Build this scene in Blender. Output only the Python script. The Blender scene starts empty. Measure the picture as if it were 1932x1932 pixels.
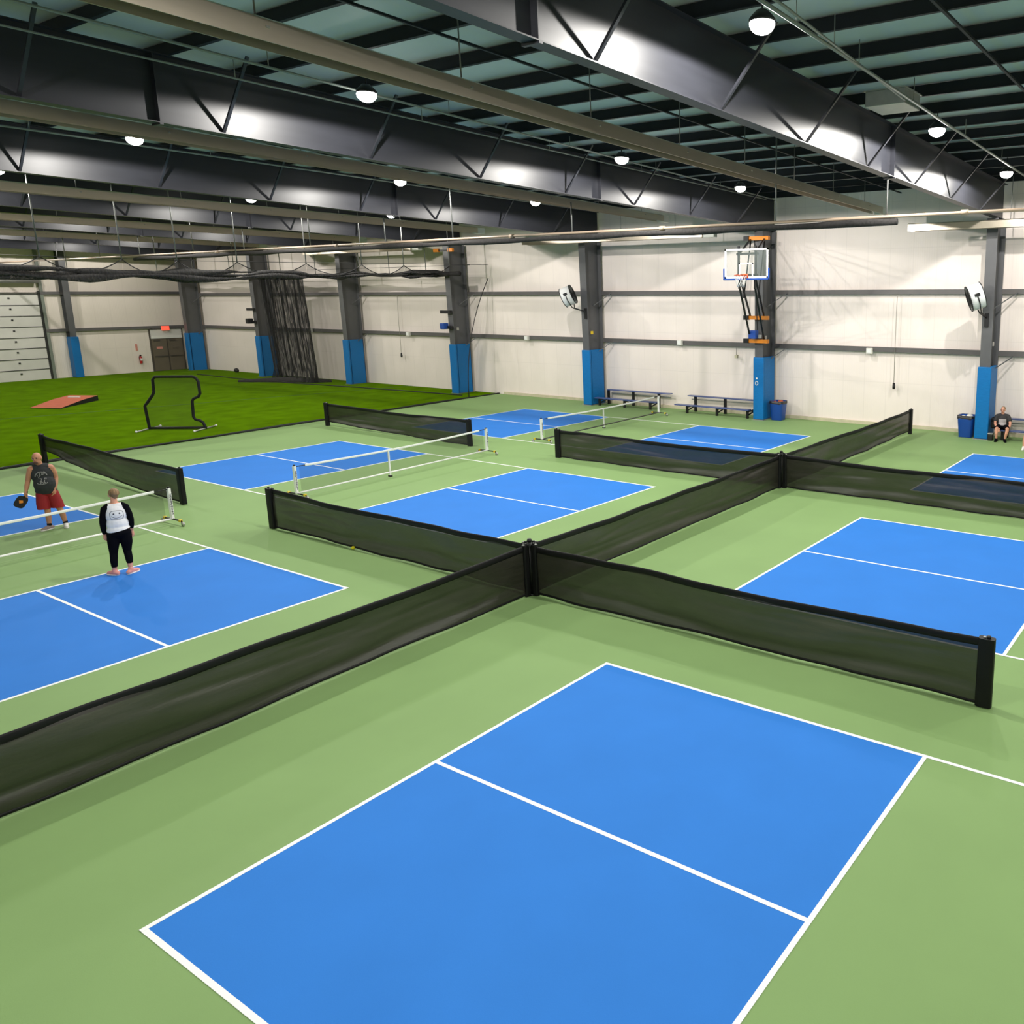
import bpy, bmesh, math, random
from mathutils import Vector, Matrix
from mathutils.bvhtree import BVHTree
random.seed(7)
S = bpy.context.scene
COL = S.collection
PI = math.pi
V = Vector

# ------------------------------------------------------------------ materials
def mat(name, col, rough=.5, metal=0., spec=.5, noise=0., nscale=8., bump=0., bscale=60., stretch=None, emit=None, estr=0., alpha=None, coat=0.):
    m = bpy.data.materials.new(name); m.use_nodes = True
    nt = m.node_tree; N = nt.nodes; L = nt.links
    b = N['Principled BSDF']; out = N['Material Output']
    b.inputs['Base Color'].default_value = (*col, 1)
    b.inputs['Roughness'].default_value = rough
    b.inputs['Metallic'].default_value = metal
    b.inputs['Specular IOR Level'].default_value = spec
    if coat: b.inputs['Coat Weight'].default_value = coat
    if noise or bump:
        tc = N.new('ShaderNodeTexCoord'); mp = N.new('ShaderNodeMapping')
        if stretch: mp.inputs['Scale'].default_value = stretch
        L.new(tc.outputs['Object'], mp.inputs['Vector'])
    if noise:
        n = N.new('ShaderNodeTexNoise'); n.inputs['Scale'].default_value = nscale; n.inputs['Detail'].default_value = 5
        L.new(mp.outputs[0], n.inputs['Vector'])
        r = N.new('ShaderNodeMapRange'); r.inputs[1].default_value = .25; r.inputs[2].default_value = .75
        r.inputs[3].default_value = 1 - noise; r.inputs[4].default_value = 1 + noise
        L.new(n.outputs['Fac'], r.inputs[0])
        x = N.new('ShaderNodeVectorMath'); x.operation = 'SCALE'; x.inputs[0].default_value = col
        L.new(r.outputs[0], x.inputs['Scale']); L.new(x.outputs[0], b.inputs['Base Color'])
    if bump:
        n2 = N.new('ShaderNodeTexNoise'); n2.inputs['Scale'].default_value = bscale; n2.inputs['Detail'].default_value = 4
        L.new(mp.outputs[0], n2.inputs['Vector'])
        bp = N.new('ShaderNodeBump'); bp.inputs['Strength'].default_value = bump; bp.inputs['Distance'].default_value = .01
        L.new(n2.outputs['Fac'], bp.inputs['Height']); L.new(bp.outputs[0], b.inputs['Normal'])
    if emit:
        b.inputs['Emission Color'].default_value = (*emit, 1); b.inputs['Emission Strength'].default_value = estr
    if alpha is not None:                                   # a see-through woven net: part thread, part opening
        t = N.new('ShaderNodeBsdfTransparent'); mx = N.new('ShaderNodeMixShader'); mx.inputs[0].default_value = alpha
        L.new(t.outputs[0], mx.inputs[1]); L.new(b.outputs[0], mx.inputs[2]); L.new(mx.outputs[0], out.inputs['Surface'])
    return m

def panel_wall(name, col, axis, pitch=.92, zpitch=None):
    """painted metal wall sheets: thin vertical joints every pitch, faint panel-to-panel tone"""
    m = mat(name, col, .55, spec=.3, noise=.04, nscale=.7)
    nt = m.node_tree; N = nt.nodes; L = nt.links; b = N['Principled BSDF']
    src = b.inputs['Base Color'].links[0].from_socket
    tc = N.new('ShaderNodeTexCoord'); sx = N.new('ShaderNodeSeparateXYZ'); L.new(tc.outputs['Object'], sx.inputs[0])
    def joint(sock, p, w):
        a = N.new('ShaderNodeMath'); a.operation = 'DIVIDE'; a.inputs[1].default_value = p; L.new(sock, a.inputs[0])
        f = N.new('ShaderNodeMath'); f.operation = 'FRACT'; L.new(a.outputs[0], f.inputs[0])
        c = N.new('ShaderNodeMath'); c.operation = 'LESS_THAN'; c.inputs[1].default_value = w / p; L.new(f.outputs[0], c.inputs[0])
        return c.outputs[0]
    j = joint(sx.outputs[axis], pitch, .03)
    j2 = joint(sx.outputs[2], 1.72, .025)
    mxx = N.new('ShaderNodeMath'); mxx.operation = 'MAXIMUM'; L.new(j, mxx.inputs[0]); L.new(j2, mxx.inputs[1])
    mul = N.new('ShaderNodeMath'); mul.operation = 'MULTIPLY_ADD'; mul.inputs[1].default_value = -.06; mul.inputs[2].default_value = 1
    L.new(mxx.outputs[0], mul.inputs[0])
    x = N.new('ShaderNodeVectorMath'); x.operation = 'SCALE'; L.new(src, x.inputs[0]); L.new(mul.outputs[0], x.inputs['Scale'])
    L.new(x.outputs[0], b.inputs['Base Color'])
    w = N.new('ShaderNodeTexWave'); w.bands_direction = 'XYZ'[axis]; w.inputs['Scale'].default_value = 3.5
    L.new(tc.outputs['Object'], w.inputs['Vector'])
    bp = N.new('ShaderNodeBump'); bp.inputs['Strength'].default_value = .15; bp.inputs['Distance'].default_value = .01
    L.new(w.outputs['Fac'], bp.inputs['Height']); L.new(bp.outputs[0], b.inputs['Normal'])
    return m

M = {}
M['green'] = mat('court_green', (.222, .348, .136), .65, spec=.12, noise=.05, nscale=.6, bump=.05, bscale=90)
M['blue'] = mat('court_blue', (.034, .196, .64), .65, spec=.06, noise=.04, nscale=1.1, bump=.05, bscale=90)
M['line'] = mat('court_line', (.88, .89, .90), .55, spec=.3, noise=.03, nscale=3)
M['turf'] = mat('turf', (.090, .185, .0005), .95, spec=.0, noise=.26, nscale=1.3, bump=.6, bscale=140)
M['turf_edge'] = mat('turf_edge', (.008, .010, .008), .8)
M['turf_seam'] = mat('turf_seam', (.03, .10, .003), .95)
M['wall'] = panel_wall('white_wall', (.835, .745, .70), 1)
M['wallx'] = panel_wall('white_wall_side', (.80, .715, .645), 0)
M['plain'] = mat('plain_wall', (.62, .60, .56), .7)
M['curb'] = mat('concrete_curb', (.55, .50, .36), .8, noise=.12, nscale=4)
M['deck'] = mat('roof_deck', (.54, .57, .585), .6, spec=.3, noise=.06, nscale=.8)
M['steel'] = mat('dark_steel', (.020, .021, .027), .42, spec=.36, noise=.12, nscale=2.5, stretch=(.4, .4, 4))
M['steel_col'] = mat('column_steel', (.092, .092, .098), .45, spec=.5, noise=.08, nscale=3)
M['purlin'] = mat('purlin_steel', (.015, .018, .022), .6, spec=.2, noise=.1, nscale=3)
M['girt'] = mat('girt_steel', (.105, .098, .098), .45, noise=.08, nscale=2)
M['pad'] = mat('pad_vinyl', (.001, .145, .42), .48, spec=.3, noise=.07, nscale=6, bump=.35, bscale=9, stretch=(1, 1, 3))
M['alu'] = mat('polished_aluminium', (.68, .60, .49), .31, metal=.9, noise=.06, nscale=5, bump=.06, bscale=12, stretch=(.15, 1, 1))
M['tube'] = mat('heater_tube', (.20, .17, .14), .5, metal=.8)
M['rod'] = mat('hanger_steel', (.17, .175, .17), .5, metal=.3)
M['galv'] = mat('galvanised', (.42, .42, .40), .42, metal=.7, noise=.1, nscale=5)
M['pipe'] = mat('painted_pipe', (.36, .27, .20), .4, spec=.5)
M['thin_pipe'] = mat('branch_pipe', (.20, .22, .20), .45, metal=.3)
M['black'] = mat('black_vinyl', (.005, .005, .006), .55, spec=.25, noise=.2, nscale=8)
M['blackmetal'] = mat('black_metal', (.008, .008, .009), .45, spec=.35)
M['screen'] = mat('barrier_mesh', (.024, .022, .017), .42, spec=.45, noise=.25, nscale=2.2, bump=.9, bscale=2.6, stretch=(1, 1, 5), alpha=.945)
M['darkbar'] = mat('dark_bar', (.05, .05, .048), .4)
M['net'] = mat('fine_net', (.015, .015, .017), .8, alpha=.26)
M['farnet'] = mat('curtain_net', (.02, .019, .018), .8, alpha=.12)
M['bunch'] = mat('gathered_net', (.016, .015, .015), .85, noise=.5, nscale=9, stretch=(3, 3, .25), alpha=.80)
M['fest'] = mat('festoon_net', (.02, .019, .018), .8, alpha=.35)
def streak_net():
    m = M['bunch']; nt = m.node_tree; N = nt.nodes; L = nt.links
    tc = N.new('ShaderNodeTexCoord'); mp = N.new('ShaderNodeMapping'); mp.inputs['Scale'].default_value = (6, 6, .35); L.new(tc.outputs['Object'], mp.inputs[0])
    n = N.new('ShaderNodeTexNoise'); n.inputs['Scale'].default_value = 2.6; n.inputs['Detail'].default_value = 6; L.new(mp.outputs[0], n.inputs['Vector'])
    q = N.new('ShaderNodeMapRange'); q.inputs[1].default_value = .35; q.inputs[2].default_value = .6; q.inputs[3].default_value = .68; q.inputs[4].default_value = .99
    L.new(n.outputs['Fac'], q.inputs[0])
    mx = [x for x in N if x.type == 'MIX_SHADER'][0]; L.new(q.outputs[0], mx.inputs[0])
streak_net()
M['roll'] = mat('rolled_net', (.020, .018, .018), .9, noise=.5, nscale=14, bump=.8, bscale=25)
M['white'] = mat('white_paint', (.80, .80, .80), .35, spec=.5)
M['offwhite'] = mat('offwhite_box', (.72, .71, .66), .45)
M['tape'] = mat('white_tape', (.82, .82, .82), .7)
M['yellow'] = mat('yellow_clip', (.70, .50, .02), .5)
M['ball'] = mat('ball_yellow', (.85, .72, .01), .45)
M['orange'] = mat('orange_bracket', (.72, .23, .01), .45)
M['red'] = mat('red_rim', (.75, .09, .02), .4)
M['bluepad'] = mat('backboard_pad', (.005, .06, .33), .5)
M['bluebin'] = mat('bin_plastic', (.006, .055, .29), .35, spec=.5, noise=.08, nscale=5)
M['bag'] = mat('bin_liner', (.015, .013, .013), .35)
M['bench'] = mat('bench_board', (.055, .085, .24), .35, spec=.5, noise=.08, nscale=4)
M['glass'] = mat('backboard_glass', (.30, .36, .34), .1, spec=.2, alpha=.10)
M['door'] = mat('door_paint', (.125, .098, .065), .55, noise=.08, nscale=2)
M['doorframe'] = mat('door_frame', (.060, .048, .035), .55)
M['rollup'] = mat('sectional_door', (.66, .64, .60), .5, noise=.05, nscale=2)
M['dark'] = mat('dark_gap', (.02, .02, .018), .8)
M['greypost'] = mat('grey_green_post', (.18, .20, .17), .5)
M['mound'] = mat('mound_clay', (.52, .115, .055), .85, noise=.12, nscale=5, bump=.4, bscale=60)
M['lamp'] = mat('lamp_lens', (.9, .9, .9), .5, emit=(1, .97, .90), estr=30)
def glow_dome():
    m = bpy.data.materials.new('lamp_lens'); m.use_nodes = True; nt = m.node_tree; N = nt.nodes; L = nt.links
    N.remove(N['Principled BSDF']); e = N.new('ShaderNodeEmission'); e.inputs[0].default_value = (1, .97, .92, 1); e.inputs[1].default_value = 14
    t = N.new('ShaderNodeBsdfTransparent'); a = N.new('ShaderNodeAddShader')
    L.new(e.outputs[0], a.inputs[0]); L.new(t.outputs[0], a.inputs[1]); L.new(a.outputs[0], N['Material Output'].inputs['Surface'])
    return m
M['lamp'] = glow_dome()
M['exit'] = mat('exit_red', (.8, .02, .02), .5, emit=(1, .06, .03), estr=2.2)
M['exting'] = mat('extinguisher_red', (.42, .01, .01), .35)
M['signred'] = mat('sign_red', (.62, .25, .20), .5)
M['skin'] = mat('skin', (.52, .235, .145), .5, spec=.4, noise=.06, nscale=9)
M['skin2'] = mat('skin_fair', (.66, .32, .22), .5, spec=.4, noise=.05, nscale=9)
M['tank'] = mat('tank_cloth', (.022, .024, .028), .85, noise=.2, nscale=7)
M['print'] = mat('grey_print', (.24, .23, .24), .85, noise=.4, nscale=20)
M['redshorts'] = mat('red_shorts', (.26, .005, .010), .75, noise=.12, nscale=6)
M['shirt'] = mat('white_shirt', (.80, .79, .81), .85, noise=.03, nscale=8, bump=.3, bscale=12)
M['blackcloth'] = mat('black_cloth', (.004, .004, .006), .9, spec=.05, noise=.2, nscale=8)
M['ink'] = mat('dark_ink', (.05, .05, .07), .8)
M['hair'] = mat('dark_blond_hair', (.21, .125, .055), .6, noise=.45, nscale=14, stretch=(3, 3, .6), bump=.5, bscale=40)
M['hairgrey'] = mat('sandy_hair', (.27, .17, .08), .65, noise=.3, nscale=20)
M['goatee'] = mat('dark_stubble', (.10, .045, .03), .7)
M['eye'] = mat('eye_dark', (.03, .018, .014), .3)
M['lips'] = mat('lips', (.33, .10, .08), .5)
M['shoe'] = mat('shoe_grey', (.30, .22, .22), .7)
M['shoewhite'] = mat('shoe_white', (.80, .77, .75), .6)
M['shoepink'] = mat('shoe_pink', (.72, .30, .26), .7)
M['greyprint'] = mat('shirt_grey_block', (.40, .36, .37), .8, noise=.12, nscale=9)
M['darkshirt'] = mat('dark_shirt', (.035, .033, .036), .85)
M['cord'] = mat('thin_cord', (.30, .28, .24), .6)

# ------------------------------------------------------------------ mesh builder
class MB:
    def __init__(s, smooth=False): s.v = []; s.f = []; s.smooth = smooth
    def add(s, vs, fs):
        o = len(s.v); s.v += [V(p) for p in vs]; s.f += [tuple(i + o for i in f) for f in fs]; return s
    def bb(s, a, b):
        x0, y0, z0 = a; x1, y1, z1 = b
        return s.add([(x0,y0,z0),(x1,y0,z0),(x1,y1,z0),(x0,y1,z0),(x0,y0,z1),(x1,y0,z1),(x1,y1,z1),(x0,y1,z1)],
                     [(0,3,2,1),(4,5,6,7),(0,1,5,4),(1,2,6,5),(2,3,7,6),(3,0,4,7)])
    def obox(s, c, ax, ay, az):        # centre and three half-axis vectors
        c = V(c); ax = V(ax); ay = V(ay); az = V(az)
        return s.add([c-ax-ay-az, c+ax-ay-az, c+ax+ay-az, c-ax+ay-az, c-ax-ay+az, c+ax-ay+az, c+ax+ay+az, c-ax+ay+az],
                     [(0,3,2,1),(4,5,6,7),(0,1,5,4),(1,2,6,5),(2,3,7,6),(3,0,4,7)])
    def bar(s, p, q, w, h, up=(0,0,1)): # box beam from p to q
        p = V(p); q = V(q); d = (q-p).normalized(); u = V(up); sd = d.cross(u)
        if sd.length < 1e-4: sd = d.cross(V((1,0,0)))
        sd.normalize(); u = sd.cross(d)
        return s.obox((p+q)/2, d*((q-p).length/2), sd*w/2, u*h/2)
    def tube(s, pts, r, n=8, caps=True, closed=False, round_caps=False):
        pts = [V(p) for p in pts]; R = r if isinstance(r, (list, tuple)) else [r]*len(pts)
        if round_caps:
            R = list(R)
            d0 = (pts[0]-pts[1]).normalized(); d1 = (pts[-1]-pts[-2]).normalized()
            a, b = pts[0], pts[-1]; ra, rb = R[0], R[-1]
            pts = [a+d0*ra*.98, a+d0*ra*.85, a+d0*ra*.5] + pts + [b+d1*rb*.5, b+d1*rb*.85, b+d1*rb*.98]
            R = [ra*.15, ra*.53, ra*.86] + R + [rb*.86, rb*.53, rb*.15]
        o = len(s.v); k = len(pts); u = None
        for i, p in enumerate(pts):
            if closed: t = (pts[(i+1) % k]-pts[i-1])
            else: t = pts[min(i+1,k-1)]-pts[max(i-1,0)]
            t.normalize()
            if u is None:
                u = t.cross(V((0,0,1)));
                if u.length < 1e-3: u = t.cross(V((1,0,0)))
            u = (u - t*u.dot(t)).normalized(); w = t.cross(u)
            for j in range(n):
                a = 2*PI*j/n; s.v.append(p+(u*math.cos(a)+w*math.sin(a))*R[i])
        for i in range(k if closed else k-1):
            i2 = (i+1) % k
            for j in range(n):
                j2 = (j+1) % n; s.f.append((o+i*n+j, o+i*n+j2, o+i2*n+j2, o+i2*n+j))
        if caps and not closed:
            s.f.append(tuple(o+j for j in range(n))[::-1]); s.f.append(tuple(o+(k-1)*n+j for j in range(n)))
        return s
    def ell(s, c, rad, n=16, m=10, rot=None):
        c = V(c); o = len(s.v)
        def P(x, y, z):
            p = V((x*rad[0], y*rad[1], z*rad[2])); return c + (rot @ p if rot else p)
        s.v.append(P(0,0,-1))
        for i in range(1, m):
            t = -PI/2 + PI*i/m
            for j in range(n):
                a = 2*PI*j/n; s.v.append(P(math.cos(t)*math.cos(a), math.cos(t)*math.sin(a), math.sin(t)))
        s.v.append(P(0,0,1)); top = len(s.v)-1
        for j in range(n): s.f.append((o, o+1+(j+1)%n, o+1+j))
        for i in range(m-2):
            for j in range(n):
                a = o+1+i*n; s.f.append((a+j, a+(j+1)%n, a+n+(j+1)%n, a+n+j))
        a = o+1+(m-2)*n
        for j in range(n): s.f.append((a+j, a+(j+1)%n, top))
        return s
    def sweep(s, prof, p, q, side, up):   # closed 2-D profile (a along side, b along up) from p to q
        p = V(p); q = V(q); side = V(side); up = V(up); n = len(prof); o = len(s.v)
        for e in (p, q):
            for a, b in prof: s.v.append(e+side*a+up*b)
        for j in range(n): s.f.append((o+j, o+(j+1)%n, o+n+(j+1)%n, o+n+j))
        s.f.append(tuple(o+j for j in range(n))[::-1]); s.f.append(tuple(o+n+j for j in range(n)))
        return s
    def grid(s, fn, nu, nv):
        o = len(s.v)
        for i in range(nu+1):
            for j in range(nv+1): s.v.append(V(fn(i/nu, j/nv)))
        for i in range(nu):
            for j in range(nv):
                a = o+i*(nv+1)+j; s.f.append((a, a+nv+1, a+nv+2, a+1))
        return s
    def mesh(s, name, m):
        me = bpy.data.meshes.new(name); me.from_pydata(s.v, [], s.f); me.materials.append(M[m] if isinstance(m, str) else m)
        bm = bmesh.new(); bm.from_mesh(me); bmesh.ops.recalc_face_normals(bm, faces=bm.faces); bm.to_mesh(me); bm.free()
        if s.smooth:
            for p in me.polygons: p.use_smooth = True
        return me
    def build(s, name, m, parent=None, label=None):
        off = wloc(parent) if parent else V((0,0,0))
        if off.length: s.v = [p-off for p in s.v]
        o = bpy.data.objects.new(name, s.mesh(name, m)); COL.objects.link(o)
        if parent: o.parent = parent
        if label: o['label'] = label
        return o
def wloc(o):
    v = V((0,0,0))
    while o: v += o.location; o = o.parent
    return v
def bevel(o, w=.01, seg=2):
    b = o.modifiers.new('bevel', 'BEVEL'); b.width = w; b.segments = seg; b.limit_method = 'ANGLE'; return o
def thing(name, label, cat, loc=(0,0,0), group=None):
    o = bpy.data.objects.new(name, None); COL.objects.link(o); o.location = loc; o.empty_display_size = .1
    o['label'] = label; o['category'] = cat; o['kind'] = 'thing'
    if group: o['group'] = group
    return o
def tag(o, label, cat, group=None, kind='thing'):
    o['label'] = label; o['category'] = cat; o['kind'] = kind
    if group: o['group'] = group
    return o
def struct(o): o['kind'] = 'structure'; return o
ORD = ['nearest', 'second', 'third', 'fourth', 'fifth', 'sixth', 'seventh', 'eighth', 'ninth', 'tenth', 'eleventh', 'twelfth',
       'thirteenth', 'fourteenth', 'fifteenth', 'sixteenth', 'seventeenth', 'eighteenth', 'nineteenth', 'twentieth']

# ------------------------------------------------------------------ room shell
XF, XN, YL, YR = 28.95, -13.0, 57.2, -20.0
zbot = lambda x: 8.40 - .0225*x         # underside of the rafters
ztop = lambda x: 9.56 - .022*x          # top of the rafters
PUR = .24
struct(MB().bb((XN-.2, YR-.2, -.2), (XF+.2, YL+.2, 0)).build('floor', 'green'))
struct(MB().bb((XF, YR-.2, 0), (XF+.2, YL+.2, 9.4)).build('wall_far', 'wall'))
struct(MB().bb((XN-.2, YL, 0), (XF, YL+.2, 10.4)).build('wall_left', 'wallx'))
struct(MB().bb((XN-.2, YR, 0), (XN, YL, 10.4)).build('wall_near', 'plain'))
struct(MB().bb((XN, YR-.2, 0), (XF, YR, 10.4)).build('wall_right', 'plain'))
zc = lambda x: ztop(x)+PUR+.02
struct(MB().sweep([(XN-.2, zc(XN-.2)), (XF+.2, zc(XF+.2)), (XF+.2, zc(XF+.2)+.12), (XN-.2, zc(XN-.2)+.12)], (0, YR-.2, 0), (0, YL+.2, 0), (1,0,0), (0,0,1)).build('ceiling', 'deck'))
struct(MB().bb((XF-.10, YR, 0), (XF, 25.9, .13)).build('baseboard_far', 'curb'))

# turf field
edge = lambda x: 24.2 + .075*x
t = thing('turf_field', 'bright green artificial turf field beyond the courts on the left', 'turf', (8, 40, 0))
MB().add([(x, y, z) for z in (.02, 0) for x, y in ((XN+.02, edge(XN)), (XF-.005, edge(XF)), (XF-.005, YL-.005), (XN+.02, YL-.005))],
         [(0,1,2,3), (4,7,6,5), (0,4,5,1), (1,5,6,2), (2,6,7,3), (3,7,4,0)]).build('turf_pile', 'turf', t)
MB().bar((XN+.02, edge(XN), .024), (XF-.02, edge(XF), .024), .13, .045).build('edge_strip', 'turf_edge', t, 'black rubber edge strip')
MB().bar((XN+.02, 43.6, .021), (XF-.02, 33.5, .021), .10, .006).build('seam', 'turf_seam', t)

# ------------------------------------------------------------------ courts
LW = .05
def flat(mb, x0, x1, y0, y1, z): return mb.bb((x0, y0, .0005), (x1, y1, z))
def court(label, x0, x1, halves, ysides, loc):
    """halves: (baseline y, kitchen y, centre x); the blue boxes lie between them"""
    t = thing('pickleball_court', label, 'court', (*loc, 0), 'painted pickleball courts')
    for yb, yk, xm in halves:
        lo, hi = min(yb, yk), max(yb, yk)
        flat(MB(), x0, xm, lo, hi, .003).build('service_box', 'blue', t)
        flat(MB(), xm, x1, lo, hi, .003).build('service_box', 'blue', t)
        flat(MB(), xm-LW/2, xm+LW/2, lo, hi, .0055).build('centre_line', 'line', t)
        flat(MB(), x0-LW/2, x1+LW/2, yb-LW/2, yb+LW/2, .006).build('baseline', 'line', t)
        flat(MB(), x0-LW/2, x1+LW/2, yk-LW/2, yk+LW/2, .006).build('kitchen_line', 'line', t)
    for x in (x0, x1): flat(MB(), x-LW/2, x+LW/2, ysides[0], ysides[1], .005).build('sideline', 'line', t)
court('empty blue court in the foreground, nearest the camera', .018, 6.07, [(-.03, -4.762, 3.04)], (-9.3, -.005), (3, -3))
court('blue court behind the net divider at right, one back from the foreground court', 9.33, 15.43, [(-.05, -4.85, 12.36)], (-9.3, -.025), (12.4, -3))
court('farthest blue court at the right, in front of the seated man', 18.72, 24.82, [(-.09, -4.9, 21.72)], (-9.3, -.06), (21.7, -3))
court('blue court at the left where the man and the woman stand', .0, 6.06, [(6.045, 10.755, 3.05), (20.3, 15.63, 3.05)], (6.02, 20.32), (3, 13))
court('empty blue court in the middle with a portable net across it', 9.38, 15.5, [(6.08, 10.9, 12.42), (20.34, 15.5, 12.45)], (6.05, 20.36), (12.4, 13))
court('blue court near the far wall with a portable net in front of the benches', 18.96, 25.2, [(6.06, 11.03, 22.0), (20.74, 15.68, 22.03)], (6.03, 20.76), (22, 13))

# ------------------------------------------------------------------ net dividers
def divider(label, A, B, lift=(0, 0), slim=(0, 0), h=.92, wave=.02, bow=.03, seed=0):
    A = V((*A, 0)); B = V((*B, 0)); d = B-A; Lg = d.length; d.normalize(); n = V((-d.y, d.x, 0))
    t = thing('net_divider', label, 'divider', tuple((A+B)/2), 'black court divider nets')
    rnd = random.Random(seed); ph = [rnd.uniform(0, 6.28) for _ in range(6)]
    top = lambda u: h - .035*math.sin(PI*u) - .01*math.sin(3*PI*u+ph[0])
    bot = lambda u: .035 + lift[0]*(1-u)**2.2 + lift[1]*u**2.2 + .012*abs(math.sin(5*PI*u+ph[1]))
    RG = [(rnd.uniform(.0, .8), rnd.uniform(.1, .9), rnd.uniform(-.9, .9), rnd.uniform(.12, .4), rnd.uniform(.5, 1)) for _ in range(7)]
    def off(u, v):
        e = min(1, min(u, 1-u)*9)
        return e*(wave*math.sin(4.2*PI*u+ph[2]+2*v) + .5*wave*math.sin(11*PI*u+ph[3]-4*v) + bow*math.sin(PI*v)*math.sin(2*PI*u+ph[4])
                  + .012*math.sin(9*v+ 3*math.sin(3*PI*u+ph[5])) + .05*math.exp(-((v-.20-.07*math.sin(2*PI*u+ph[0]))/.10)**2)
                  + sum(.030*k*math.exp(-((v-v0-sl*(u-u0))/.045)**2)*math.exp(-((u-u0-ln/2)/(ln*.5))**2) for u0, v0, sl, ln, k in RG))
    a0 = (.11 if slim[0] else .16)/Lg; a1 = (.11 if slim[1] else .16)/Lg
    U_ = lambda u: a0 + (1-a0-a1)*u
    def P(u, v):
        uu = U_(u); z = bot(uu) + (top(uu)-bot(uu))*v; p = A + d*(Lg*uu) + n*off(uu, v); return (p.x, p.y, z)
    mb = MB(True).grid(lambda u, v: P(u, v*.93), 130, 26); mb.build('mesh_screen', 'screen', t)
    mb = MB(True)      # sewn sleeve around the top rope
    def Q(u, w):
        ang = 2*PI*w; uu = U_(u); c_, s_ = math.cos(ang), math.sin(ang)
        p = A + d*(Lg*uu) + n*(off(uu, 1)+.016*c_); return (p.x, p.y, top(uu)-.05+.058*s_)
    mb.grid(Q, 110, 10)
    mb.build('top_hem', 'black', t)
    mb = MB(True)
    def Q2(u, w):
        ang = 2*PI*w; uu = U_(u)
        p = A + d*(Lg*uu) + n*(off(uu, 0)+.012*math.cos(ang)); return (p.x, p.y, bot(uu)+.022*math.sin(ang))
    mb.grid(Q2, 96, 6).build('bottom_hem', 'black', t)
    for e, sg, sl_ in ((A, 1, slim[0]), (B, -1, slim[1])):
        c = e + d*((.07 if sl_ else .115)*sg); ws = .055 if sl_ else .105
        prof = []
        for k in range(16):
            q = 2*PI*k/16; ex = .5
            prof.append((ws*math.copysign(abs(math.cos(q))**ex, math.cos(q)), (.045 if sl_ else .062)*math.copysign(abs(math.sin(q))**ex, math.sin(q))))
        s = MB(); s.sweep(prof, c+V((0,0,.012)), c+V((0,0,h+.02)), d, n); sl = s.build('post_sleeve', 'black', t)
        MB(True).tube([c+d*(-.02*sg)+V((0,0,h+.015)), c+d*(-.02*sg)+V((0,0,h+.05))], .026, 10).build('post_cap', 'blackmetal', sl)
        MB(True).tube([c+d*(.03*sg)+V((0,0,h+.018)), c+d*(.03*sg)+V((0,0,h+.035))], .02, 8).build('tie_knob', 'galv', sl)
    return t
C1, C2, C3 = (7.58, 2.93), (17.22, 3.06), (27.68, 3.06)
divider('long black net divider running from the left edge to the near crossing post', (-2.1, 2.85), (C1[0]-.045, C1[1]), seed=1, bow=.07, slim=(0, 1))
divider('black net divider between the two crossing posts', (C1[0]+.045, C1[1]), (C2[0]-.045, C2[1]), seed=2, slim=(1, 1))
divider('black net divider from the far crossing post toward the far wall', (C2[0]+.045, C2[1]), C3, seed=3, slim=(1, 0), lift=(0, .10), bow=.05)
divider('black net divider ending in a thick sleeve at the right, behind the foreground court', (C1[0], C1[1]-.045), (7.62, -5.12), seed=4, slim=(1, 0))
divider('black net divider reaching left from the near crossing post, yellow ball below it', (7.64, 11.2), (C1[0], C1[1]+.045), seed=5, slim=(0, 1))
divider('black net divider leaving the far crossing post toward the right edge', (C2[0], C2[1]-.045), (17.2, -5.12), seed=6, slim=(1, 0))
divider('black net divider reaching left from the far crossing post, behind the middle court', (17.27, 11.4), (C2[0], C2[1]+.045), seed=7, slim=(0, 1), bow=.06)
divider('sagging black net divider behind the man with the paddle', (8.16, 24.8), (7.72, 15.15), seed=8, lift=(.42, 0), bow=.08)
divider('black net divider at the turf edge, behind the middle court', (17.47, 24.15), (17.24, 15.3), seed=9, lift=(.16, 0), bow=.06)
for lab, (x, y) in (('slim black pole at the near crossing of the net dividers', C1), ('slim black pole at the far crossing of the net dividers', C2)):
    t = thing('divider_post', lab, 'post', (x, y, 0))
    MB(True).tube([(x-.0, y, .0), (x, y, .99)], .042, 14).build('pole', 'blackmetal', t)
    MB(True).tube([(x, y, .98), (x, y, 1.03)], [.05, .035], 12).build('cap', 'blackmetal', t)
    for k in range(4):
        q = PI/4 + k*PI/2
        MB().bar((x, y, .93), (x+.12*math.cos(q), y+.12*math.sin(q), .93), .03, .03).build('strap', 'blackmetal', t)
    MB(True).tube([(x, y, 0), (x, y, .02)], .075, 14).build('foot', 'blackmetal', t)

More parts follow.
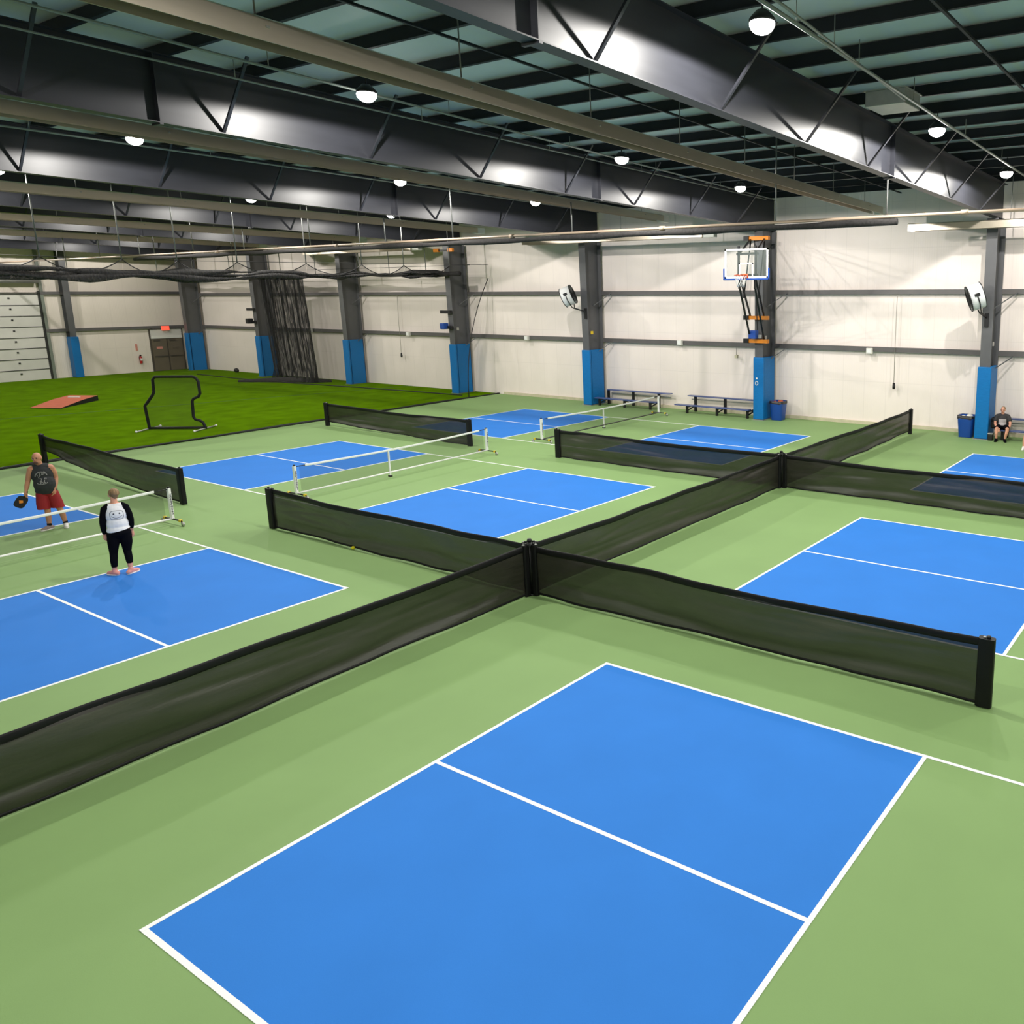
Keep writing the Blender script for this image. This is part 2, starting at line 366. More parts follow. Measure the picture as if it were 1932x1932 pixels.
# ------------------------------------------------------------------ portable pickleball nets
def glyphs(mb, P, n, w, hgt, along, out, rnd, gap=1.25):
    """a column of small letter-like bar strokes printed up the post"""
    along = V(along).normalized(); out = V(out).normalized(); side = along.cross(out)
    for k in range(n):
        c = V(P) + along*(k*w*gap)
        mb.obox(c, along*w*gap*.52, side*.10*hgt, out*.002)
        for q in range(3):
            o = rnd.choice([(-.3, 0, .12, .5), (.3, 0, .12, .5), (0, .4, .4, .1), (0, -.4, .4, .1), (0, 0, .4, .1)])
            mb.obox(c+along*o[0]*w+side*o[1]*hgt, along*o[2]*w, side*o[3]*hgt, out*.002)
def pnet(label, A, B, h=.86, mid=None, bar='white'):
    A = V((*A, 0)); B = V((*B, 0)); d = (B-A); Lg = d.length; d.normalize(); n = V((-d.y, d.x, 0)); up = V((0,0,1))
    t = thing('pickleball_net', label, 'net', tuple((A+B)/2), 'portable white pickleball nets')
    top = lambda u: h - .06*math.sin(PI*u)
    zb = .13
    for e, sg in ((A, 1), (B, -1)):
        p = MB().obox(e+up*((h+zb)/2), d*.03, n*.045, up*((h-zb)/2)); post = bevel(p.build('post', 'white', t), .008)
        MB(True).tube([e+up*h, e+up*(h+.035)], [.034, .026], 10).build('post_cap', 'blackmetal', post)
        g = MB(); rnd = random.Random(5)
        glyphs(g, e+up*.26 - n*.0465*1, 9, .045, .040, up, -n, rnd); g.build('lettering', 'ink', post, 'worn dark lettering')
        ft = MB(True).tube([e+n*.42+up*.06, e+n*.36+up*.115, e+up*.125, e-n*.36+up*.115, e-n*.42+up*.06], .02, 8).build('foot', 'blackmetal', t)
        for sn in (1, -1):
            MB().obox(e+n*.33*sn+up*.12, d*.028, n*.035, up*.028).build('clip', 'yellow', ft, 'yellow clip')
            MB(True).tube([e+n*.42*sn-d*.018+up*.05, e+n*.42*sn+d*.018+up*.05], .05, 14).build('wheel', 'galv', ft)
    MB(True).tube([A+up*zb, B+up*zb], .024, 10).build('base_bar', bar, t)
    m = A + d*(Lg*(mid or .5))
    c = MB().obox(m+up*((top(.5)+.03)/2), d*.02, n*.02, up*((top(.5)-.03)/2)).build('centre_post', 'white', t)
    MB().obox(m+up*.02, d*.03, n*.06, up*.02).build('rubber_foot', 'blackmetal', c)
    mb = MB(True).grid(lambda u, v: tuple(A+d*(Lg*(.02+.96*u))+up*(.16+(top(u)-.16)*v)), 40, 4); mb.build('net_mesh', 'net', t)
    MB().grid(lambda u, w: tuple(A+d*(Lg*(.045+.91*u))+up*(top(.045+.91*u)-.02+.03*math.sin(2*PI*w))+n*.012*math.cos(2*PI*w)), 40, 8).build('top_tape', 'tape', t)
    for e, q in ((A, 1), (B, -1)):
        MB(True).tube([e+up*(h-.02), e+d*q*(Lg*.05)+up*(top(.05)-.02)], .011, 6).build('tension_strap', 'blackmetal', t)
pnet('white portable net between the man and the woman', (-.35, 13.15), (6.62, 13.45))
pnet('white portable net across the middle court', (9.6, 13.35), (16.5, 13.75), mid=.43)
pnet('white portable net across the court by the benches', (19.05, 13.72), (26.7, 14.15), mid=.48, bar='darkbar')

# ball
tag(MB(True).ell((7.58, 8.06, .037), (.04, .04, .037)).build('pickleball', 'ball'), 'small yellow ball lying on the court against a black net divider', 'ball')

# ------------------------------------------------------------------ steel frame
colY = [.46, 9.72, 19.08, 28.33, 37.55, 46.75, 55.6]
COLNAME = ['behind the blue bin and seated man at the right', 'carrying the basketball backboard', 'at the left end of the far bench', 'next to the netting edge',
           'left of the netting edge column, over the turf', 'left of the gathered black netting', 'in the corner beside the double doors']
for i, y in enumerate(colY):
    t = thing('steel_column', 'dark wall column with blue pads, ' + COLNAME[i], 'column', (28.3, y, 0), 'padded wall columns')
    zt = zbot(28.7)-.022
    xf0, xf1 = 27.78, 27.66       # the front flange leans forward a little with height
    fw = .19
    MB().obox(((xf0+xf1)/2, y, zt/2+.0), V(((xf1-xf0)/2, 0, zt/2)), (0, fw, 0), (.012, 0, 0)).build('front_flange', 'steel_col', t)
    MB().add([(xf0, y-.008, 0), (28.75, y-.008, 0), (28.75, y-.008, zt), (xf1, y-.008, zt), (xf0, y+.008, 0), (28.75, y+.008, 0), (28.75, y+.008, zt), (xf1, y+.008, zt)],
             [(0,1,2,3), (7,6,5,4), (0,4,5,1), (1,5,6,2), (2,6,7,3), (3,7,4,0)]).build('web', 'steel_col', t)
    MB().bb((28.74, y-fw, 0), (28.77, y+fw, zt)).build('rear_flange', 'steel_col', t)
    p = MB().bb((27.66, y-.255, .03), (27.775, y+.235, 2.62)).build('front_pad', 'pad', t, 'blue vinyl pad'); bevel(p, .03, 3)
    for sg in (-1, 1):
        p = MB().bb((27.84, y+sg*.14-.07, .03), (28.72, y+sg*.14+.07, 2.62)).build('side_pad', 'pad', t, 'blue vinyl pad'); bevel(p, .03, 3)
    MB().bb((27.62, y-.28, 0), (28.8, y+.28, .028)).build('base_plate', 'galv', t)
    for zz in (3.02, 5.28):
        MB().bar((28.30, y-.03, zz-.62), (28.72, y-.75, zz-.06), .05, .03).build('knee_brace', 'steel_col', t)
    if i in (0, 1, 2, 3):
        MB().bb((27.90, y-.195, 3.35), (28.05, y-.165, 3.50)).build('outlet_box', 'yellow' if i == 2 else 'galv', t)
# sticker on the backboard column pad
y = colY[1]
s = MB()
for k in range(14):
    a0 = 2*PI*k/14; a1 = 2*PI*(k+1)/14
    s.bar((27.655, y+.06+.06*math.cos(a0), 1.55+.075*math.sin(a0)), (27.655, y+.06+.06*math.cos(a1), 1.55+.075*math.sin(a1)), .03, .012, (1,0,0))
s.obox((27.655, y+.06, 1.75), (.004, 0, 0), (0, .035, 0), (0, 0, .035))
tag(s.build('wall_sticker', 'white'), 'small white round emblem stuck on the blue column pad', 'sticker')

# girts
def girt_far(lab, z, depth=.21):
    t = thing('wall_girt', lab, 'girt', (XF, 20, z))
    s = MB(); s.bb((28.765, YR, z-.012), (XF, YL, z+.012)); s.build('shelf_plate', 'girt', t)
    MB().bb((28.755, YR, z-.17), (28.775, YL, z+.012)).build('front_lip', 'girt', t)
    return t
girt_far('upper dark horizontal girt along the long white wall', 5.33)
girt_far('lower dark horizontal girt along the long white wall, just above the column pads', 3.12)
def girt_left(lab, z, x0):
    t = thing('wall_girt', lab, 'girt', (20, YL, z))
    MB().bb((x0, 57.0, z-.012), (XF, YL, z+.012)).build('shelf_plate', 'girt', t)
    MB().bb((x0, 56.99, z-.17), (XF, 57.01, z+.012)).build('front_lip', 'girt', t)
girt_left('upper dark girt on the end wall above the double doors', 5.45, 20.15)
girt_left('lower dark girt on the end wall just above the red exit sign', 3.12, 20.15)

# rafters
bY = [.42, 9.62, 19.02, 28.4, 37.6, 46.8, 55.4]
BN = ['rightmost dark roof beam, closest to the camera', 'second dark roof beam from the right, crossing the whole ceiling', 'third dark roof beam from the right',
      'fourth dark roof beam from the right', 'fifth roof beam from the right, far over the turf', 'sixth roof beam from the right, far over the turf', 'roof beam against the far left corner column']
BR = [6.75+3.17*k for k in range(-4, 8)]
for i, y in enumerate(bY):
    t = thing('roof_beam', BN[i], 'beam', (10, y, 8.6), 'dark steel roof beams')
    x0, x1 = -12.9, 28.74
    def strip(mb, ya, yb, za, zb_):   # box following the slope
        return mb.add([(x0, ya, za(x0)), (x1, ya, za(x1)), (x1, yb, za(x1)), (x0, yb, za(x0)), (x0, ya, zb_(x0)), (x1, ya, zb_(x1)), (x1, yb, zb_(x1)), (x0, yb, zb_(x0))],
                      [(0,3,2,1), (4,5,6,7), (0,1,5,4), (1,2,6,5), (2,3,7,6), (3,0,4,7)])
    strip(MB(), y-.007, y+.007, zbot, ztop).build('web', 'steel', t)
    strip(MB(), y-.13, y+.13, lambda x: zbot(x)-.018, zbot).build('bottom_flange', 'steel', t)
    strip(MB(), y-.13, y+.13, lambda x: ztop(x)-.016, ztop).build('top_flange', 'steel', t)
    for x in (5.6, 17.7):
        MB().bb((x-.012, y-.125, zbot(x)+.001), (x+.012, y-.008, ztop(x)-.017)).build('stiffener', 'steel', t)
        MB().bb((x-.03, y-.15, zbot(x)-.05), (x+.03, y+.15, zbot(x)-.019)).build('splice_plate', 'steel', t)
    if i < 6:
        for x in BR:
            if x > 27: continue
            MB().bar((x, y-.02, zbot(x)+.03), (x+.02, y-1.05, ztop(x)+.06), .055, .04).build('flange_brace', 'steel', t)

# purlins and roof straps
NP = 0
xs = [28.1-1.585*k for k in range(0, 19)]
for k, x in enumerate(xs):
    z = ztop(x)+.001
    s = MB().sweep([(-.075, 0), (.0, 0), (.0, PUR-.012), (.07, PUR-.012), (.07, PUR), (-.012, PUR), (-.012, .012), (-.075, .012)], (x, YR+.05, z), (x, YL-.05, z), (1,0,0), (0,0,1))
    lab = ('dark roof purlin closest to the far wall' if k == 0 else '%s dark roof purlin out from the far wall, laid across the beams' % ORD[k])
    tag(s.build('roof_purlin', 'purlin'), lab, 'purlin', 'roof purlins')
STR = [('thin dark strap under the purlins right of the rightmost beam', -3.1), ('thin dark strap under the purlins beside the rightmost beam, left side', 4.25),
       ('thin dark strap under the purlins between the second and third beams', 13.6)]
for lab, y in STR:
    s = MB(); s.bar((XN+.1, y, ztop(XN)-.02), (XF-.1, y, ztop(XF)-.02), .05, .04); tag(s.build('purlin_strap', 'purlin'), lab, 'strap')

# ------------------------------------------------------------------ ceiling lamps
LROW = [(-1.05, 1.0), (7.42, 1.0), (16.3, 1.0), (25.3, .75), (34.5, .70), (43.7, .62), (52.5, .62), (-9.9, .8)]
LX = [(8.4, 8.97), (16.2, 8.80), (22.5, 8.66), (.8, 9.14), (-7, 9.3)]
BAY = ['in the bay right of the rightmost beam', 'between the rightmost and second beams', 'between the second and third beams', 'between the third and fourth beams',
       'between the fourth and fifth beams', 'between the fifth and sixth beams', 'in the bay over the far turf', 'outside the view at the right']
DIST = ['nearest the camera', 'midway along the row', 'nearest the far wall', 'behind the camera', 'at the back of the hall']
FIX = {(0,0):(8.61,-1.12,8.97), (0,1):(16.75,-1.03,8.79), (0,2):(23.5,-.93,8.64), (1,0):(8.32,7.37,8.98), (1,1):(16.16,7.46,8.80), (1,2):(22.41,7.45,8.67),
       (2,0):(8.2,16.24,8.98), (2,1):(15.95,16.4,8.81), (2,2):(21.97,16.33,8.68), (3,1):(16.11,25.36,8.81), (3,2):(22.25,25.29,8.67)}
POWER = 980
for r, (ly, pw) in enumerate(LROW):
    for c, (lx, lz) in enumerate(LX):
        if c == 4 and r not in (0, 1, 2, 7): continue
        x, y, z = FIX.get((r, c), (lx, ly, lz))
        t = thing('high_bay_lamp', 'white lamp %s, %s' % (BAY[r], DIST[c]), 'lamp', (x, y, z), 'high-bay ceiling lamps')
        MB(True).tube([(x, y, z+.015), (x, y, z+.05), (x, y, z+.10), (x, y, z+.17)], [.185, .19, .15, .08], 24).build('housing', 'blackmetal', t)
        MB(True).tube([(x, y, z+.014)]+[(x, y, z-.15*math.sin(PI/2*k/6)) for k in range(7)], [.175]+[.18*math.cos(PI/2*k/6)+.004 for k in range(7)], 24).build('lens', 'lamp', t)
        MB(True).tube([(x, y, z+.16), (x, y, ztop(x)+.02)], .012, 6).build('hanger', 'blackmetal', t)
        li = bpy.data.lights.new('lamp_light', 'SPOT'); li.energy = POWER*pw*(1.08, 1.06, .95, (.9 if r in (0, 7) else .16), .35)[c]; li.spot_size = math.radians(177); li.spot_blend = .10
        li.shadow_soft_size = .055; li.color = (1, .965, .90)
        lo = bpy.data.objects.new('lamp_light', li); COL.objects.link(lo); lo.location = (0, 0, -.06); lo.parent = t

# ------------------------------------------------------------------ radiant heaters
def heater(label, A, B, w=.36, parent=None, hang=True):
    A = V(A); B = V(B); d = (B-A).normalized(); sd = V((0,0,1)).cross(d).normalized(); up = V((0,0,1)); L = (B-A).length
    t = thing('tube_heater', label, 'heater', tuple((A+B)/2), 'radiant tube heaters')
    prof = [(-w*.50, -.15), (-w*.47, -.15), (-w*.48, .07), (-w*.30, .10), (w*.30, .10), (w*.48, .07), (w*.47, -.15), (w*.50, -.15), (w*.513, .08), (w*.31, .115), (-w*.31, .115), (-w*.513, .08)]
    MB().sweep(prof, A, B, sd, up).build('reflector', 'alu', t)
    MB(True).tube([A+up*-.03, B+up*-.03], .05, 10).build('burner_tube', 'tube', t)
    bx = MB().obox(B+d*.28-up*.03, d*.26, sd*.13, up*.13).build('burner_box', 'offwhite', t)
    MB(True).tube([B+d*.28+sd*.14, B+d*.28+sd*.22], .06, 10).build('blower', 'blackmetal', bx)
    n = int(L/3.1)
    for k in range(1, n+1):
        p = A + d*(L*k/(n+.5))
        MB().obox(p+up*.0, d*.02, sd*w*.56, up*.012).build('cross_bracket', 'galv', t)
        if hang: MB(True).tube([p+up*.11, V((p.x, p.y, ztop(p.x)+.02))], .011, 5).build('hanger_rod', 'rod', t)
heater('long shiny tube heater hung between the rightmost and second roof beams', (-3.0, 1.75, 8.12), (26.6, 4.25, 8.12))
heater('long shiny tube heater hung just left of the second roof beam', (-3.0, 9.98, 8.40), (27, 14.1, 8.34))
heater('long shiny tube heater hung just left of the third roof beam', (-3.0, 20.9, 8.2), (26, 24.2, 8.2))
heater('shiny tube heater hung over the turf left of the fourth roof beam', (-3.0, 30.6, 8.1), (26, 33.2, 8.1))
heater('shiny tube heater hung over the turf left of the fifth roof beam', (-3.0, 40.3, 8.1), (26, 42.6, 8.1))
heater('shiny tube heater along the long wall at the right edge', (27.0, 3.2, 7.5), (27.0, -9, 7.5))
heater('shiny tube heater along the long wall above the benches', (27.0, 22.0, 7.62), (27.0, 11.9, 7.62))
heater('shiny tube heater along the long wall above the gathered netting', (27.0, 39.5, 7.62), (27.0, 30.0, 7.62))

# cross pipe and rolled net below the beams
t = thing('sprinkler_main', 'long tan pipe crossing under the roof beams, parallel to the long wall', 'pipe', (17.6, 15, 7.09))
MB(True).tube([(17.6, YR+.1, 7.04), (17.6, 56, 7.10)], .040, 10).build('pipe_run', 'pipe', t)
for y in (.42, 3.5, 9.62+1.0, 16.0, 19.6, 24.2, 28.9, 33, 37.9, 42, 46.9):
    zt = zbot(17.6)-.03 if min(abs(y-b) for b in bY) < 1.1 else ztop(17.6)
    MB(True).tube([(17.6, y, 7.1), (17.6, y, zt)], .020, 8).build('drop_hanger', 'rod', t)
for y in (-1.5, 7.2, 13.2, 22.5, 31):
    MB(True).tube([(17.6, y-.08, 7.06), (17.6, y+.08, 7.06)], .066, 10).build('coupling', 'pipe', t)
tag(MB(True).tube([(17.62, .15+1.2*k, 6.93+.012*math.sin(2.1*k)) for k in range(33)], [.085+.018*math.sin(1.7*k) for k in range(33)], 10).build('rolled_net', 'roll'),
    'black net rolled up beneath the long tan pipe', 'net')

# thin pipes near the deck
for lab, pts, r in (('thin sprinkler pipe under the deck right of the rightmost beam', [(-6, -2.2, 9.0), (26, -1.0, 8.75)], .03),
                    ('thin conduit beside the sprinkler pipe right of the rightmost beam', [(-6, -2.1, 9.06), (8, -1.8, 8.92), (13.8, -1.35, 8.85)], .022),
                    ('thin sprinkler pipe in front of the second roof beam', [(-6, 6.7, 9.28), (27.5, 9.1, 8.86)], .024),
                    ('thin conduit along the top of the second roof beam', [(-6, 8.3, 9.22), (27.5, 9.3, 8.84)], .018),
                    ('thin sprinkler pipe in front of the third roof beam', [(-6, 17.2, 9.2), (27.5, 18.2, 8.86)], .024)):
    t = thing('ceiling_pipe', lab, 'pipe', pts[0])
    MB(True).tube(pts, r, 8).build('pipe_run', 'thin_pipe', t)
    a, b = V(pts[0]), V(pts[-1])
    for k in range(1, 8):
        p = a.lerp(b, k/8)
        if len(pts) == 3: p.z = 8.95
        MB(True).tube([p, (p.x, p.y, ztop(p.x)+.03)], .008, 5).build('hanger_rod', 'thin_pipe', t)
t = thing('junction_box', 'grey metal box hung from the roof beside the rightmost beam', 'box', (14.2, -.95, 8.95))
bevel(MB().bb((13.75, -1.35, 8.80), (14.65, -.55, 9.08)).build('case', 'galv', t), .01)
MB().bb((13.72, -1.38, 9.08), (14.68, -.52, 9.10)).build('lid', 'galv', t)
for dx in (-.3, .3): MB(True).tube([(14.2+dx, -.95, 9.1), (14.2+dx, -.95, ztop(14.2)+.02)], .012, 6).build('hanger_rod', 'rod', t)

# ------------------------------------------------------------------ wall fittings
for lab, y, z in (('small white box on the lower girt between the backboard column and the right column', 5.24, 2.98), ('small white speaker box on the lower girt above the benches', 14.35, 3.05),
               ('small white box on the lower girt right of the netting edge', 23.85, 3.02), ('small white box on the lower girt between the two columns behind the netting', 33.1, 3.02),
               ('small white box on the lower girt beside the gathered netting', 42.4, 3.02)):
    t = thing('wall_box', lab, 'box', (28.68, y, z))
    bevel(MB().bb((28.60, y-.12, z-.11), (28.752, y+.12, z+.11)).build('case', 'offwhite', t), .012)
    MB().bb((28.59, y-.08, z-.07), (28.60, y+.08, z+.07)).build('cover', 'white', t)
for lab, y, z0, z1 in (('black cord plug hanging low on the white wall between the right two columns', 4.2, 1.6, 5.15), ('black cord plug hanging low on the wall behind the netting', 33.9, 1.75, 5.2)):
    t = thing('hanging_cord', lab, 'cord', (28.7, y, z1))
    MB(True).tube([(28.74, y, z1), (28.72, y+.01, (z0+z1)/2), (28.72, y, z0+.15)], .012, 6).build('cable', 'cord', t)
    MB(True).tube([(28.72, y, z0-.08), (28.72, y, z0), (28.72, y, z0+.16)], [.05, .06, .045], 10).build('plug', 'blackmetal', t)
t = thing('hanging_cord', 'short tan cord below the lower girt left of the backboard column', 'cord', (28.7, 11.4, 2.9))
MB(True).tube([(28.72, 11.4, 2.95), (28.72, 11.4, 2.6)], .014, 6).build('cable', 'cord', t)
bevel(MB().bb((28.66, 11.33, 2.46), (28.78, 11.47, 2.60)).build('plug', 'curb', t), .01)

# drum fans
def fan(label, c, axis, colp):
    c = V(c); ax = V(axis).normalized(); R = .44; D = .24
    t = thing('drum_fan', label, 'fan', tuple(c), 'wall drum fans')
    q = ax.to_track_quat('Z', 'Y').to_matrix()
    e1 = q @ V((1,0,0)); e2 = q @ V((0,1,0))
    n = 32; mb = MB(True)
    mb.grid(lambda u, v: tuple(c + (e1*math.cos(2*PI*u)+e2*math.sin(2*PI*u))*(R, R, R-.012, R-.012, R)[int(round(v*4))] + ax*(-D, D, D, -D, -D)[int(round(v*4))]), n, 4)
    mb.build('drum', 'white', t)
    for sg, nm in ((1, 'front_guard'), (-1, 'rear_guard')):
        g = MB(True)
        for k in range(1, 10):
            rr = R*k/9.2; g.tube([c+ax*(D*sg*1.02)+(e1*math.cos(2*PI*j/24)+e2*math.sin(2*PI*j/24))*rr for j in range(24)], .006, 4, closed=True)
        for k in range(8):
            a = PI*k/8; v = e1*math.cos(a)+e2*math.sin(a); g.tube([c+ax*(D*sg*1.02)-v*R, c+ax*(D*sg*1.02)+v*R], .006, 4)
        g.build(nm, 'blackmetal', t)
        MB(True).tube([c+ax*(D*sg)+(e1*math.cos(2*PI*j/32)+e2*math.sin(2*PI*j/32))*(R+.004) for j in range(32)], .016, 6, closed=True).build('rim', 'blackmetal', t)
    MB(True).tube([c-ax*.12, c+ax*.12], .10, 14).build('motor', 'blackmetal', t)
    for k in range(4):
        a = PI/2*k; v = e1*math.cos(a)+e2*math.sin(a); w = ax.cross(v)
        MB().obox(c+v*.25, v*.17, w*.07+ax*.04, ax*.004).build('blade', 'blackmetal', t)
    # yoke and wall arm
    sd = V((1,0,0)); sd = (sd-ax*sd.dot(ax)).normalized(); dn = V((0,0,-1)); dn = (dn-ax*dn.dot(ax)).normalized()
    MB(True).tube([c-sd*(R+.03), c-sd*(R+.03)+dn*.30, c-sd*.18+dn*(R+.14), c+sd*.18+dn*(R+.14), c+sd*(R+.03)+dn*.30, c+sd*(R+.03)], .022, 8).build('yoke', 'blackmetal', t)
    MB().obox(c-sd*(R+.02)+dn*.0, sd*.02, ax*.09, dn*.05).build('yoke_plate', 'blackmetal', t)
    MB().bar(c+dn*(R+.14), colp, .06, .06).build('wall_arm', 'blackmetal', t)
    MB().bb((colp[0]-.05, colp[1]-.07, colp[2]-.32), (colp[0]+.01, colp[1]+.07, colp[2]+.16)).build('mount_plate', 'blackmetal', t)
fan('white drum fan with dark guards on the column left of the benches', (27.1, 19.50, 5.12), (.45, -.85, .38), (27.68, 18.98, 4.40))
fan('white drum fan with dark guards on the column at the right edge', (27.05, .74, 5.08), (-.42, .9, -.35), (27.68, .48, 4.35))

# basketball backboard
t = thing('basketball_hoop', 'glass basketball backboard with red rim and blue padding on a wall column', 'basketball hoop', (24.6, 8.46, 6))
X = 24.55; y0, y1, z0, z1 = 7.56, 9.40, 5.76, 6.82; w = .065
bd = MB().bb((X, y0+.03, z0+.03), (X+.02, y1-.03, z1-.03)).build('backboard', 'glass', t, 'clear glass panel')
fr = MB()
for a, b in (((X-.01, y0, z1-w), (X+.04, y1, z1)), ((X-.01, y0, z0), (X+.04, y1, z0+w)), ((X-.01, y0, z0), (X+.04, y0+w, z1)), ((X-.01, y1-w, z0), (X+.04, y1, z1))): fr.bb(a, b)
fr.build('board_frame', 'white', t)
sq = MB(); yc = (y0+y1)/2; a, b, c_, d_ = yc-.30, yc+.30, z0+.09, z0+.55
for p, q in (((X-.008, a, d_-.05), (X, b, d_)), ((X-.008, a, c_), (X, a+.05, d_)), ((X-.008, b-.05, c_), (X, b, d_))): sq.bb(p, q)
sq.build('target_square', 'white', bd)
bp = MB(); bp.bb((X-.03, y0-.05, z0-.06), (X+.05, y1+.05, z0)); bp.bb((X-.03, y0-.06, z0-.06), (X+.05, y0, z0+.36)); bp.bb((X-.03, y1, z0-.06), (X+.05, y1+.06, z0+.36))
bevel(bp.build('edge_padding', 'bluepad', t, 'blue edge padding'), .012)
rc = V((X-.38, yc, z0+.11)); rm = MB(True)
rm.tube([rc+V((.23*math.cos(2*PI*k/28), .23*math.sin(2*PI*k/28), 0)) for k in range(28)], .014, 8, closed=True)
rm.bb((X-.16, yc-.07, z0+.08), (X-.005, yc+.07, z0+.13)); rm.bb((X-.03, yc-.1, z0+.0), (X-.005, yc+.1, z0+.16))
rim = rm.build('rim', 'red', t, 'red rim')
nt = MB(True)
for k in range(12):
    a = 2*PI*k/12; da = 2*PI/12
    P = lambda q, f: rc+V((math.cos(q)*(.23-.10*f), math.sin(q)*(.23-.10*f), -.42*f))
    nt.tube([P(a+da*f*2.0*0, f) if False else P(a+(da*.5 if i % 2 else 0), f) for i, f in enumerate((0, .25, .5, .75, 1))], .008, 4)
    nt.tube([P(a-(da*.5 if i % 2 else 0), f) for i, f in enumerate((0, .25, .5, .75, 1))], .008, 4)
nt.build('rim_net', 'tape', rim)
for yy in (yc-.36, yc+.36):
    MB().bb((X+.05, yy-.04, z0+.02), (X+.10, yy+.04, z1+.10)).build('upright', 'blackmetal', t)
MB().bb((X+.05, yc-.45, z1-.22), (X+.12, yc+.45, z1-.14)).build('cross_rail', 'blackmetal', t)
MB().bb((X+.05, yc-.45, z0+.08), (X+.12, yc+.45, z0+.16)).build('cross_rail', 'blackmetal', t)
cy = colY[1]
for yy, cyy in ((yc-.33, cy-.30), (yc+.33, cy+.34)):
    MB().bar((X+.10, yy, z0+.08), (27.62, cyy, 4.28), .07, .05).build('lower_arm', 'blackmetal', t)
    MB().bar((X+.10, yy, z0-.35), (27.62, cyy, 3.36), .07, .05).build('lower_arm', 'blackmetal', t)
    MB().bb((X+.05, yy-.035, z0-.38), (X+.10, yy+.035, z0+.05)).build('upright', 'blackmetal', t)
    MB().bar((X+.10, yy, z1-.15), (27.62, cyy, 7.36), .06, .05).build('upper_arm', 'blackmetal', t)
    MB().bar((26.0, (yy+cyy)/2, 5.05), (27.62, cyy, 7.30), .05, .04).build('diagonal_brace', 'blackmetal', t)
for zz in (7.38, 4.24, 3.30):
    MB().bb((27.50, cy-.52, zz-.075), (27.655, cy+.55, zz+.075)).build('mounting_bracket', 'orange', t, 'orange mounting bracket')
    MB().bb((27.46, cy+.36, zz-.09), (27.60, cy+.60, zz+.09)).build('bracket_end', 'blackmetal', t)
bevel(MB().bb((27.25, cy-.10, 3.40), (27.52, cy+.24, 3.74)).build('winch_housing', 'bluepad', t, 'blue winch housing'), .03)
MB().bb((27.42, cy-.26, 3.42), (27.50, cy-.12, 3.56)).build('winch_gear', 'galv', t)
MB().bar((27.5, cy-.05, 3.75), (27.5, cy+.1, 7.3), .03, .03).build('winch_cable', 'blackmetal', t)

# folded hoop mounts on two other columns
for lab, i, bl in (('folded dark hoop mount with an orange bracket on the column by the netting edge', 3, True), ('folded dark hoop mount on the column left of the gathered netting', 5, False)):
    y = colY[i]; t = thing('hoop_mount', lab, 'bracket', (27.6, y, 5))
    if bl:
        for dy in (-.45, .62): bevel(MB().bb((27.52, y+dy-.22, 7.36), (27.66, y+dy+.16, 7.54)).build('orange_bracket', 'orange', t, 'orange bracket'), .02)
        MB().bb((27.56, y-.5, 7.42), (27.65, y+.6, 7.48)).build('cross_rail', 'blackmetal', t)
    for zz in (4.30, 3.50):
        MB().bb((27.50, y-.20, zz-.07), (27.66, y+.55, zz+.09)).build('rail', 'blackmetal', t)
    bevel(MB().bb((27.25, y+.05, 3.42), (27.6, y+.36, 3.74)).build('winch_housing', 'bluepad' if bl else 'blackmetal', t), .04)

# ------------------------------------------------------------------ benches
def bench(label, ya, yb, legs, x=27.95):
    t = thing('tiered_bench', label, 'bench', (28.3, (ya+yb)/2, 0), 'two-tier blue benches')
    bevel(MB().bb((x-.15, ya+.25, .34), (x+.15, yb, .385)).build('seat_board', 'bench', t), .01)
    bevel(MB().bb((x+.54, ya, .68), (x+.80, yb-.25, .725)).build('upper_board', 'bench', t), .01)
    MB().bb((x+.81, ya+.1, .50), (x+.84, yb-.3, .54)).build('rear_rail', 'galv', t)
    for y in legs:
        MB().bb((x-.04, y-.045, 0), (x+.05, y+.045, .34)).build('front_leg', 'blackmetal', t)
        MB().bb((x+.64, y-.055, 0), (x+.73, y+.055, .68)).build('rear_leg', 'blackmetal', t)
        MB().bar((x, y, .29), (x+.70, y, .29), .05, .07).build('cross_arm', 'blackmetal', t)
        MB().bar((x, y, .12), (x+.68, y, .27), .04, .05).build('diagonal_arm', 'blackmetal', t)
bench('two-tier blue bench left of the backboard column, far one partly behind the portable net', 14.85, 18.78, (15.55, 17.05, 18.55))
bench('two-tier blue bench directly left of the column with the backboard', 10.0, 14.05, (10.35, 11.88, 13.45), 27.87)
bench('two-tier blue bench at the right edge with a man sitting on it', -4.2, .0, (-.25, -2.1, -3.8), 27.95)

